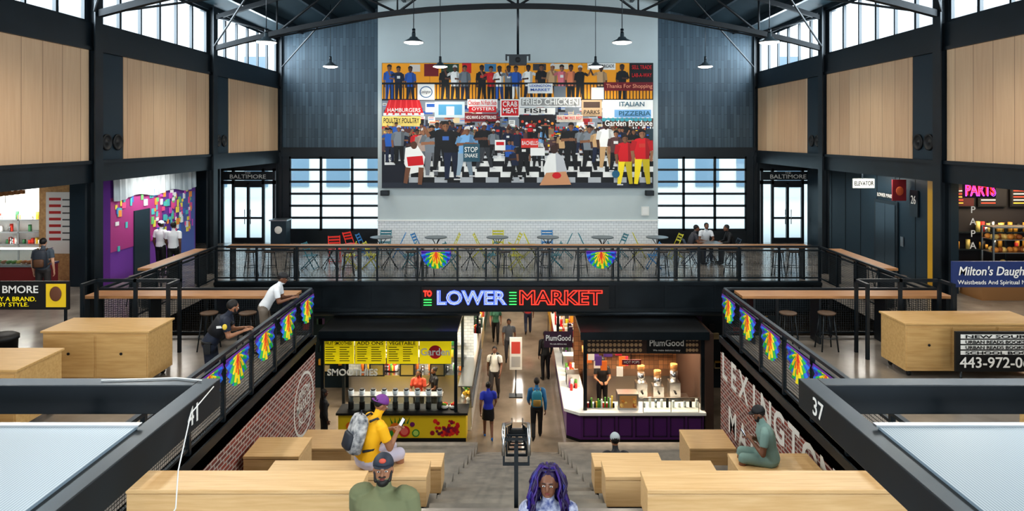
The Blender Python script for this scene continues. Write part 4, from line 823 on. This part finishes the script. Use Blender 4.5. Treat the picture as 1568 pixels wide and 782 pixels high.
def person(name,loc,yaw=0,pose=None,H=1.75,b=1.0,skin=1,shirt=None,pants=None,shoes=None,sleeve=.65,leg=2.0,skirt=0,hair='short',hairm=None,hat=None,look=(0,0),vox=.016,extra=None,hn=None,beard=False,female=False,curl=24,collar=None):
    J={k:V(v)*(H/1.75) for k,v in (pose or base()).items()}; k=H/1.75
    if b>1.1:
        for s_ in 'LR':
            for j_ in ('s','e','w'): J[j_+s_].x*=(1+(b-1.0)*.45) if j_!='w' or abs(J[j_+s_].x)>.15 else 1
    sk=SKN(skin); shirt=shirt or WH; pants=pants or BK; shoes=shoes or BK; hairm=hairm or HAIRB
    root=empty(name,loc,rad(yaw)); B=MB('body'); z=sk
    up=(J['Ch']-J['Pv']).normalized(); lat0=(J['hR']-J['hL']).normalized(); lat1=(J['sR']-J['sL']).normalized(); up2=(J['Nk']-J['Ch']).normalized()
    sw=.93 if female else 1
    def ring(c,lat,u,w,d):
        lat=(lat-u*lat.dot(u)).normalized(); dp=u.cross(lat); return [V(c)+(lat*math.cos(t)*w+dp*math.sin(t)*d)*k for t in [2*math.pi*i/20 for i in range(20)]]
    P0,C0,N0=J['Pv'],J['Ch'],J['Nk']; mid=lambda a,c,t:a.lerp(c,t); lm=(lat0+lat1).normalized()
    B.loft([ring(P0-up*.1*k,lat0,up,.12*b,.09*b),ring(P0-up*.03*k,lat0,up,.168*b,.12*b),ring(mid(P0,C0,.2),lat0,up,.162*b,.118*b),ring(mid(P0,C0,.55),lm,up,(.128 if female else .148)*b,.106*b),ring(C0,lat1,up,.165*b*sw,.122*b),ring(mid(C0,N0,.45),lat1,up2,.178*b*sw,.118*b),ring(mid(C0,N0,.78),lat1,up2,.165*sw*b,.09*b),ring(mid(C0,N0,.97),lat1,up2,.085,.07),ring(N0+up2*.02*k,lat1,up2,.058,.058)],z)
    if female:
        fw=up2.cross(lat1); 
        for q in (-1,1): B.ell(mid(C0,N0,.2)+fw*(.085*k)+lat1*(q*.075*k),(.062*k,.055*k,.06*k),z,seg=12,lat=8)
    B.cap(N0-up2*.03*k,J['Hd']-V((0,0,.03))*k,.056*k*(b**.5),.05*k*(b**.5),z)
    Rh=Matrix.Rotation(rad(look[0]),3,'Z')@Matrix.Rotation(rad(look[1]),3,'X'); Hh=lambda x,y,zz: J['Hd']+Rh@(V((x,y,zz))*k)
    Rk=Rh
    B.ell(Hh(0,-.008,.025),(.077*k,.095*k,.093*k),z,Rk); B.ell(Hh(0,.018,-.035),(.062*k,.07*k,.078*k),z,Rk); B.ell(Hh(0,.05,-.085),(.034*k,.03*k,.026*k),z,Rk)
    B.cap(Hh(0,.083,.012),Hh(0,.103,-.022),.010*k,.016*k,z,10); B.ell(Hh(0,.08,.03),(.05*k,.014*k,.012*k),z,Rk,seg=10,lat=6)
    for q in (-1,1): B.ell(Hh(q*.078,-.005,-.005),(.010*k,.02*k,.032*k),z,Rk,seg=10,lat=6)
    bones=[]
    sl=sleeve
    for s in 'LR':
        S,E,Wr=J['s'+s],J['e'+s],J['w'+s]; bb=b**.6
        B.cap(S,E,.052*k*bb,.04*k*bb,z); B.cap(E,Wr,.04*k*bb,.026*k,z)
        B.cap(S+(N0-S)*.25,S,.06*k*bb,.058*k*bb,z)
        if sl>0:
            t=min(sl,1); e=S.lerp(E,t); B.prof(S,e-S,[(-.03*k,.03),(0,.066*k*bb),((e-S).length,(.060 if sl<=1 else .052)*k*bb)],z,14)
        if sl>1:
            t=min(sl-1,1); e=E.lerp(Wr,t*.97); B.cap(E,E+(e-E)*.02,.052*k*bb,.052*k*bb,z); B.prof(E,e-E,[(0,.052*k*bb),((e-E).length,.036*k)],z,14)
        Hp,K,An,T=J['h'+s],J['k'+s],J['a'+s],J['t'+s]
        B.cap(Hp,K,.088*k*bb,.058*k*bb,z,14); B.cap(K,An,.056*k*bb,.036*k,z)
        if not skirt:
            t=min(leg,1); e=Hp.lerp(K,t); B.prof(Hp,e-Hp,[(0,.095*k*bb),((e-Hp).length,.074*k*bb)],z,14)
            if leg>1:
                B.cap(K,K+V((0,0,.001)),.072*k*bb,.072*k*bb,z); e=K.lerp(An,min(leg-1,1)); B.prof(K,e-K,[(0,.07*k*bb),((e-K).length,(.056 if leg>=2 else .075)*k)],z,14)
        B.cap(An+(An-K).normalized()*.02*k,An,.042*k,.042*k,z); B.cap(An+V((0,0,-.045*k))+(An-T)*.15,T,.038*k,.034*k,z)
        bones+= [(S,E,.055,'ua'),(E,Wr,.04,'fa'),(Hp,K,.08,'th'),(K,An,.055,'sh'),(An.lerp(T,-.25)+V((0,0,-.035*k)),T,.042,'ft')]
    if skirt:
        kk=(J['kL']+J['kR'])/2; e=P0.lerp(kk,skirt)
        B.loft([ring(P0+V((0,0,.02)),lat0,up,.15*b,.115*b),ring(P0.lerp(e,.4),lat0,up,.185*b,.15*b),ring(e,lat0,up,.19*b,.17*b)],z)
    o=B.obj(root); md=o.modifiers.new('r','REMESH'); md.mode='VOXEL'; md.voxel_size=vox; sm=o.modifiers.new('s','SMOOTH'); sm.factor=.5; sm.iterations=3
    PEOPLE.append(dict(o=o,J=J,k=k,b=b,bones=bones,mats=[sk,shirt,pants,shoes],sleeve=sleeve,leg=leg,skirt=skirt,Pm=(P0,C0,N0,J['Hd'])))
    Hm=MB('hands'); n0=hn or {}
    for s in 'LR':
        dd=(J['w'+s]-J['e'+s]).normalized(); q=1 if s=='R' else -1
        nn=n0.get(s) or ((q,0,.1) if abs(dd.z)>.6 else (q*.3,0,1)); d2=n0.get('d'+s) or dd
        add_hand(Hm,J['w'+s],d2,nn,s,sk,curl,k)
    Hm.obj(root)
    Fm=MB('face_features'); LIP=mat('lips',C(120,60,56),.5); EW=mat('eye_white',C(225,222,215),.3)
    for q in (-1,1):
        Fm.ell(Hh(q*.031,.080,.003),(.014*k,.010*k,.007*k),EW,Rk,seg=10,lat=8); Fm.ell(Hh(q*.031,.0885,.003),(.006*k,.004*k,.006*k),BK,Rk,seg=8,lat=6)
        Fm.cap(Hh(q*.016,.095,.024),Hh(q*.046,.085,.026),.004*k,.003*k,HAIRB,6)
    Fm.ell(Hh(0,.086,-.052),(.024*k,.010*k,.005*k),LIP,Rk,seg=12,lat=6); Fm.ell(Hh(0,.085,-.060),(.02*k,.010*k,.006*k),LIP,Rk,seg=12,lat=6)
    Fm.obj(root)
    if beard:
        Bm=MB('beard'); Bm.ell(Hh(0,.035,-.082),(.052*k,.058*k,.042*k),HAIRB,Rk,zmin=-1); Bm.cap(Hh(-.025,.09,-.038),Hh(.025,.09,-.038),.006*k,.006*k,HAIRB,6)
        for q in (-1,1): Bm.cap(Hh(q*.066,.01,-.01),Hh(q*.055,.04,-.07),.014*k,.018*k,HAIRB,8)
        Bm.obj(root)
    if hair:
        Hr=MB('hair')
        if hair in('short','long','bun'): Hr.ell(Hh(0,-.02,.038),(.083*k,.094*k,.093*k),hairm,Rk,zmin=-.75)
        if hair=='long': 
            Hr.loft([[Hh(w*math.cos(t),-.06+d*math.sin(t),zz) for t in [2*math.pi*i/14 for i in range(14)]] for zz,w,d in ((.07,.05,.03),(.0,.088,.055),(-.09,.09,.05),(-.17,.08,.04),(-.22,.06,.025))],hairm)
        if hair=='bun': Hr.ell(Hh(0,-.1,.08),(.045*k,.045*k,.045*k),hairm,Rk)
        if hair=='dreads':
            rr=random.Random(4); Hr.ell(Hh(0,-.022,.042),(.086*k,.095*k,.092*k),hairm,Rk,zmin=-.35)
            mats=[mat('hair_violet',C(54,26,106),.5),mat('hair_indigo',C(34,32,116),.5),mat('hair_plum',C(36,20,62),.5),mat('hair_plum',C(36,20,62),.5)]
            for i in range(150):
                a=rr.uniform(0,2*math.pi); el=rr.uniform(.1,1.5)
                if math.sin(a)>.35 and el<.75: continue
                ca=math.cos(el); x=.086*ca*math.cos(a); y=-.022+.095*ca*math.sin(a); zt=.042+.092*math.sin(el); sd=1 if x>0 else -1
                if y>-.04: tx=sd*rr.uniform(.092,.145); ty=rr.uniform(-.05,.055)
                else: tx=math.cos(a)*rr.uniform(.1,.14); ty=-.03+math.sin(a)*rr.uniform(.11,.15)
                L_=rr.uniform(.2,.36); z1=rr.uniform(.02,.07); am=rr.uniform(.006,.02)
                pts=[(x,y,zt-.005),((x*.55+tx*.45),(y*.6+ty*.4),zt+.012),(tx*.95,ty,z1)]
                for t in (.2,.4,.6,.8,1): pts.append((tx*(1+.18*t)+am*math.sin(t*9+i),ty+am*math.cos(t*7+i),z1-L_*t))
                Hr.tube([Hh(*p) for p in pts],[.008,.010,.011,.0105,.0105,.010,.009,.005],mats[i%4],6)
        Hr.obj(root)
    if hat:
        Ht=MB('cap'); Ht.ell(Hh(0,-.008,.045),(.088*k,.104*k,.092*k),hat[0],Rk,zmin=-.12,lat=8)
        if len(hat)>1:
            br=[]; 
            for q_,zz in ((0,.0),(1,.006)):
                br.append([Hh(.072*math.cos(t),.075+(.075*math.sin(t) if math.sin(t)>0 else .02*math.sin(t)),.048-.010*abs(math.cos(t))-.010*max(0,math.sin(t))+zz) for t in [2*math.pi*i/20 for i in range(20)]])
            if hat[1]=='back': br=[[J['Hd']+Rh@Matrix.Rotation(math.pi,3,'Z')@(Rh.inverted()@(p-J['Hd'])) for p in r] for r in br]
            Ht.loft(br,hat[0],False)
        if len(hat)>2: Ht.ell(Hh(0,.088,.085),(.03*k,.01*k,.02*k),hat[2],Rk)
        Ht.obj(root)
    if extra: extra(root,J,Hh,k)
    return root
def backpack(m1,m2,w=.16,h=.24,d=.09):
    def f(root,J,Hh,k):
        u=(J['Nk']-J['Ch']).normalized(); lat=(J['sR']-J['sL']).normalized(); fw=u.cross(lat); c=J['Ch']+u*.02-fw*(.13+d)
        T=Matrix(((lat.x,fw.x,u.x,c.x),(lat.y,fw.y,u.y,c.y),(lat.z,fw.z,u.z,c.z),(0,0,0,1)))
        M=MB('backpack'); rg=[]
        for zz,sx_,sy in ((-h,.85,.8),(-h*.9,1,1),(0,1,1.05),(h*.6,.97,.95),(h*.88,.8,.75),(h,.5,.45)):
            rg.append([T@V((w*sx_*math.copysign(abs(math.cos(t))**.5,math.cos(t)),d*sy*math.copysign(abs(math.sin(t))**.6,math.sin(t)),zz)) for t in [2*math.pi*(i+.5)/20 for i in range(20)]])
        M.loft(rg,m1)
        rg=[]
        for zz,s_ in ((-h*.85,.8),(-h*.75,1),(-h*.1,1),(0,.8)):
            rg.append([T@V((w*.75*s_*math.copysign(abs(math.cos(t))**.5,math.cos(t)),-d*.95+.05*s_*math.sin(t),zz)) for t in [2*math.pi*(i+.5)/16 for i in range(16)]])
        M.loft(rg,m2)
        M.tube([T@V((-.03,-.02,h)),T@V((0,-.02,h+.05)),T@V((.03,-.02,h))],.008,m2,6)
        for q in (-1,1):
            M.tube([T@V((q*.09,d,h*.75)),T@V((q*.11,d+.09,h*.98)),T@V((q*.125,d+.24,h*.62)),T@V((q*.14,d+.26,.0)),T@V((q*.17,d+.12,-h*.6)),T@V((q*.13,d,-h*.8))],.016,m2,6)
        M.obj(root)
    return f
DEN=cm(40,50,74); 
def lean_pose():
    d=base(); d.update(Pv=(0,-.12,.93),Ch=(0,.04,1.18),Nk=(0,.16,1.36),Hd=(0,.24,1.5),sL=(-.185,.15,1.31),sR=(.185,.15,1.31),eL=(-.22,.2,1.06),eR=(.22,.2,1.06),wL=(-.12,.42,1.11),wR=(.12,.42,1.11),hL=(-.09,-.12,.9),hR=(.09,-.12,.9),kL=(-.1,-.06,.5),kR=(.1,-.1,.5),aL=(-.1,-.1,.09),aR=(.1,-.25,.09),tL=(-.11,.06,.04),tR=(.11,-.09,.04)); return d
WS=mat('white_shirt',C(222,226,230),.8)
person('standing_man',(-10.75,21.3,0),10,walk(.15,1),skin=0,shirt=WS,pants=BK)
person('standing_man',(-11.3,21.6,0),-15,base(),skin=0,shirt=WS,pants=BK,hat=(WS,'f'))
person('man_with_backpack',(-12.45,17.9,0),15,base(),skin=3,shirt=cm(70,80,90,.8),pants=cm(50,46,46),extra=backpack(cm(40,46,56),cm(90,60,40)))
person('man_leaning_on_railing',(-5.07,13.98,0),-80,lean_pose(),skin=1,shirt=WS,pants=cm(120,110,100),hat=(cm(30,30,34),'f'),look=(0,-15))
def badge(root,J,Hh,k):
    M=MB('duty_vest'); u=(J['Nk']-J['Ch']).normalized(); lat=(J['sR']-J['sL']).normalized(); fw=u.cross(lat); c=J['Ch']
    M.loft([[c+u*zz+lat*(.195*math.cos(t)*s_)+fw*(.15*math.sin(t)) for t in [2*math.pi*i/20 for i in range(20)]] for zz,s_ in ((-.14,.95),(0,1),(.1,1),(.15,.85))],mat('vest_black',C(20,22,28),.7)); 
    M.box(-.06,.06,-.003,.003,-.02,.02,cm(200,190,80),Matrix.Translation(c+u*.06+fw*.15+lat*.06)); M.box(-.003,.003,-.06,.06,-.02,.02,WH,Matrix.Translation(c+u*.05+lat*.196))
    s=J['sR']+V((.085,0,-.07)); M.ell(s,(.012,.04,.05),cm(220,190,70),seg=10,lat=6)
    M.cyl(c+u*.12+lat*.1+fw*.13,c+u*.2+lat*.1+fw*.13,.018,BLACK,8)
    M.loft([[J['Pv']+V((0,0,zz))+V((.19*math.cos(t),.14*math.sin(t),0)) for t in [2*math.pi*i/20 for i in range(20)]] for zz in (-.0,.05)],BLACK); M.box(.17,.23,-.06,.04,-.14,.02,BLACK,Matrix.Translation(J['Pv'])); M.obj(root)
person('police_officer',(-5.1,11.6,0),-75,lean_pose(),skin=2,b=1.12,shirt=mat('uniform_navy',C(24,32,50),.7),pants=MATS['uniform_navy'],look=(25,-14),beard=True,extra=badge)
def phone(root,J,Hh,k):
    c=(J['wL']+J['wR'])/2+V((0,.09,.06)); M=MB('phone'); T=Matrix.Translation(c)@Matrix.Rotation(rad(-35),4,'X'); M.box(-.04,.04,-.006,.006,-.08,.08,BK,T); M.box(-.036,.036,-.008,-.006,-.075,.075,mat('phone_screen',C(200,210,220),.2,0,.5,C(190,205,220)),T); M.obj(root)
YS=mat('yellow_jersey',C(240,180,20),.7)
def ext_y(root,J,Hh,k): backpack(noisy('backpack_pattern',C(50,58,72),C(205,205,205),14,.7),cm(40,44,54))(root,J,Hh,k); phone(root,J,Hh,k)
ps=sit(.45,.12,0,.13,.46); ps.update(wL=(-.07,.42,.85),wR=(.07,.42,.85),eL=(-.24,.22,.75),eR=(.24,.22,.75))
person('seated_man_with_backpack',(-2.02,9.08,-.45),-55,ps,H=1.76,b=1.2,skin=2,shirt=YS,pants=mat('shorts_white_purple',C(190,184,200),.7),shoes=cm(60,50,60),leg=1.05,hat=(cm(120,60,140),'back',YS),look=(-10,-25),extra=ext_y,vox=.012)
ps=sit(.45,.1,0,.12,.5); ps.update(wL=(-.06,.3,.85),wR=(.08,.3,.83),eL=(-.25,.15,.72),eR=(.25,.15,.72))
TEAL=mat('grey_green_shirt',C(122,148,142),.8)
person('seated_man',(3.74,10.1,-.88),78,ps,H=1.66,b=1.15,skin=1,shirt=TEAL,pants=TEAL,leg=1.1,shoes=cm(160,80,40),hat=(BK,'f'),beard=True,look=(0,-18),extra=phone,vox=.013)
person('seated_man',(1.6,11.0,-RISE*4),0,sit(.46,.16),H=1.64,skin=2,shirt=cm(30,32,38),pants=DEN,hat=(cm(170,180,186),'f'))
def tprint(root,J,Hh,k):
    M=MB('shirt_print'); c=J['Ch']+V((0,.19,.05))
    for i,(w,z) in enumerate(((.07,.06),(.1,.03),(.09,0),(.1,-.03),(.06,-.06))): M.box(-w,w,-.002,.004,z-.008,z+.008,WP,Matrix.Translation(c))
    M.obj(root)
pw=walk(.16,1,.1)
person('walking_man_foreground',(-1.12,5.72,0),172,pw,H=1.74,b=1.45,skin=2,shirt=mat('olive_tshirt',C(112,116,86),.85),pants=cm(50,50,56),hat=(cm(40,48,62),'f',cm(190,80,60)),beard=True,look=(14,14),extra=tprint,vox=.009)
PT=noisy('patterned_blouse',C(34,56,120),C(204,206,218),22,.8)
def neck(root,J,Hh,k):
    M=MB('lanyard'); M.tube([J['Nk']+V((-.06,.0,.0)),J['Nk']+V((-.05,.1,-.1)),J['Ch']+V((0,.16,-.02)),J['Nk']+V((.05,.1,-.1)),J['Nk']+V((.06,0,0))],.004,WHITE,6); M.obj(root)
person('woman_with_purple_dreadlocks',(.25,5.6,0),178,walk(.14,-1,.1),H=1.68,b=1.05,skin=1,shirt=PT,pants=BK,hair='dreads',hairm=mat('hair_plum',C(36,20,62),.5),look=(-6,10),female=True,extra=neck,vox=.009)
BJ=mat('blue_jacket',C(40,104,150),.7)
person('walking_man_with_backpack',(.55,19.85,LF),0,walk(.2,1),H=1.8,skin=1,shirt=BJ,pants=BK,sleeve=2,extra=backpack(cm(50,130,150),cm(150,120,60),.15,.22))
person('walking_woman',(-.86,19.85,LF),5,walk(.24,-1),H=1.68,skin=1,shirt=mat('royal_blue_top',C(40,56,170),.7),pants=BK,shoes=cm(40,110,190),skirt=.75,hair='bun',female=True,sleeve=.6)
person('walking_man',(-.78,22.9,LF),175,walk(.2,1),H=1.78,skin=1,shirt=cm(220,216,208,.8),pants=cm(60,56,56),extra=backpack(BK,cm(60,60,60)))
person('walking_man',(-.35,26.5,LF),180,walk(.2,-1),skin=2,shirt=cm(120,124,128,.8),pants=cm(90,90,96))
person('standing_person',(1.0,24.8,LF),20,base(),skin=1,shirt=BK,pants=BK,sleeve=2)
person('walking_shopper',(.45,30.5,LF),0,walk(.2,1),skin=1,shirt=cm(170,60,60,.8),pants=DEN)
person('walking_shopper',(-.95,29.2,LF),180,walk(.2,-1),H=1.66,skin=2,shirt=cm(60,110,90,.8),pants=BK,hair='long',female=True)
person('standing_woman',(-5.5,19.35,LF),-60,base(),H=1.66,skin=0,shirt=cm(34,34,38),pants=BK,hair='long',female=True,sleeve=2,hat=None,extra=lambda r,J,Hh,k:MB('red_bag').box(-.26,-.18,-.05,.15,.85,1.15,RD).obj(r) and None)
vp=base(); vp.update(wL=(-.12,.35,1.08),wR=(.12,.35,1.08),eL=(-.24,.1,1.12),eR=(.24,.1,1.12))
person('stall_worker',(-3.05,21.0,LF),170,vp,H=1.66,skin=1,shirt=cm(200,80,60,.8),pants=BK,hair='long',female=True)
person('stall_worker',(-2.6,21.3,LF),120,vp,H=1.62,skin=1,shirt=BK,pants=BK,hair='bun',female=True)
person('stall_worker',(2.7,21.9,LF),180,vp,skin=2,shirt=BK,pants=BK,hat=(BK,'f'))
person('kitchen_worker',(-16.6,19.75,0),170,vp,skin=1,shirt=cm(120,40,50,.8),pants=BK,hat=(BK,'f')); person('kitchen_worker',(-15.6,19.8,0),200,vp,skin=2,shirt=cm(60,60,66,.8),pants=BK)
for x,y,yaw,sm_,pm in ((5.95,23.7,-90,cm(60,60,66,.8),BK),(6.7,24.5,180,WS,DEN),(7.5,23.75,90,BK,BK)):
    inst(CH[4],'folding_bistro_chair',(x,y,0),rad(yaw)+math.pi)
    person('seated_diner',(x,y,0),yaw,sit(.45,.15),skin=1,shirt=sm_,pants=pm,sleeve=1.8 if sm_ is BK else .6)
# bake people
bpy.context.view_layer.update(); dg=bpy.context.evaluated_depsgraph_get()
for p in PEOPLE:
    o=p['o']; me=bpy.data.meshes.new_from_object(o.evaluated_get(dg)); o.modifiers.clear(); o.data=me
    me.materials.clear(); [me.materials.append(m) for m in p['mats']]
    n=len(me.polygons)
    if n==0: continue
    c=np.empty(n*3); me.polygons.foreach_get('center',c); c=c.reshape(-1,3)
    Pv,Ch,Nk,Hd=[np.array(v) for v in p['Pm']]; k=p['k']; bd=p['b']
    best=np.full(n,1e9); out=np.zeros(n,int)
    def seg(a,b):
        a=np.array(a);b=np.array(b);d=b-a;L2=max((d@d),1e-9);t=((c-a)@d)/L2;tc=np.clip(t,0,1);return np.linalg.norm(c-(a+tc[:,None]*d),axis=1),tc
    def upd(dist,r,val):
        s=dist-r*k; w=s<best; best[w]=s[w]; out[w]=val[w] if hasattr(val,'__len__') else val
    d,t=seg(Pv,Ch); tr=((c-Pv)@(Ch-Pv))/((Ch-Pv)@(Ch-Pv)); upd(d,.13*bd,np.where(tr<.02,2,1))
    d,t=seg(Ch,Nk); upd(d,.115*bd,1)
    d,t=seg(p['J']['sL'],p['J']['sR']); upd(d,.055*bd,1)
    d,t=seg(Nk+np.array((0,0,.03*k)),Hd); upd(d,.056,0)
    d,t=seg(Hd,Hd); upd(d,.09,0)
    for a,b,r,kind in p['bones']:
        d,t=seg(a,b)
        if kind=='ua': v=np.where(t<=p['sleeve'],1,0)
        elif kind=='fa': v=np.where(t<=p['sleeve']-1,1,0)
        elif kind=='th': v=np.where(t<=(p['skirt'] or p['leg']),2,0)
        elif kind=='sh': v=np.where((t<=p['leg']-1) & (p['skirt']==0),2,0)
        else: v=np.full(n,3)
        upd(d,r,v)
    if p['skirt']:
        kk=np.array((p['J']['kL']+p['J']['kR'])/2); tt=((c-Pv)@(kk-Pv))/((kk-Pv)@(kk-Pv)); dx=np.abs(c[:,0]); out[(tt>0)&(tt<p['skirt'])&(dx<.2)]=2
    me.polygons.foreach_set('material_index',out.astype(np.int32)); me.polygons.foreach_set('use_smooth',[True]*n); me.update()
# fit texts
bpy.context.view_layer.update()
for o,w,h in FIT:
    dx,dy=o.dimensions.x,o.dimensions.y
    sy=h/dy if h and dy>1e-4 else None; sx_=w/dx if w and dx>1e-4 else None
    if sx_ is None: sx_=sy
    if sy is None: sy=sx_
    if o.data.bevel_depth>0: o.data.bevel_depth=o.data.bevel_depth/((sx_+sy)/2)
    o.scale=(sx_ or 1,sy or 1,1 if o.data.bevel_depth==0 else (sx_+sy)/2)
# ------------------------------------------------------------ view
SC.view_settings.view_transform='Standard'
try: SC.view_settings.look='Medium High Contrast'
except Exception: pass
SC.view_settings.exposure=.42
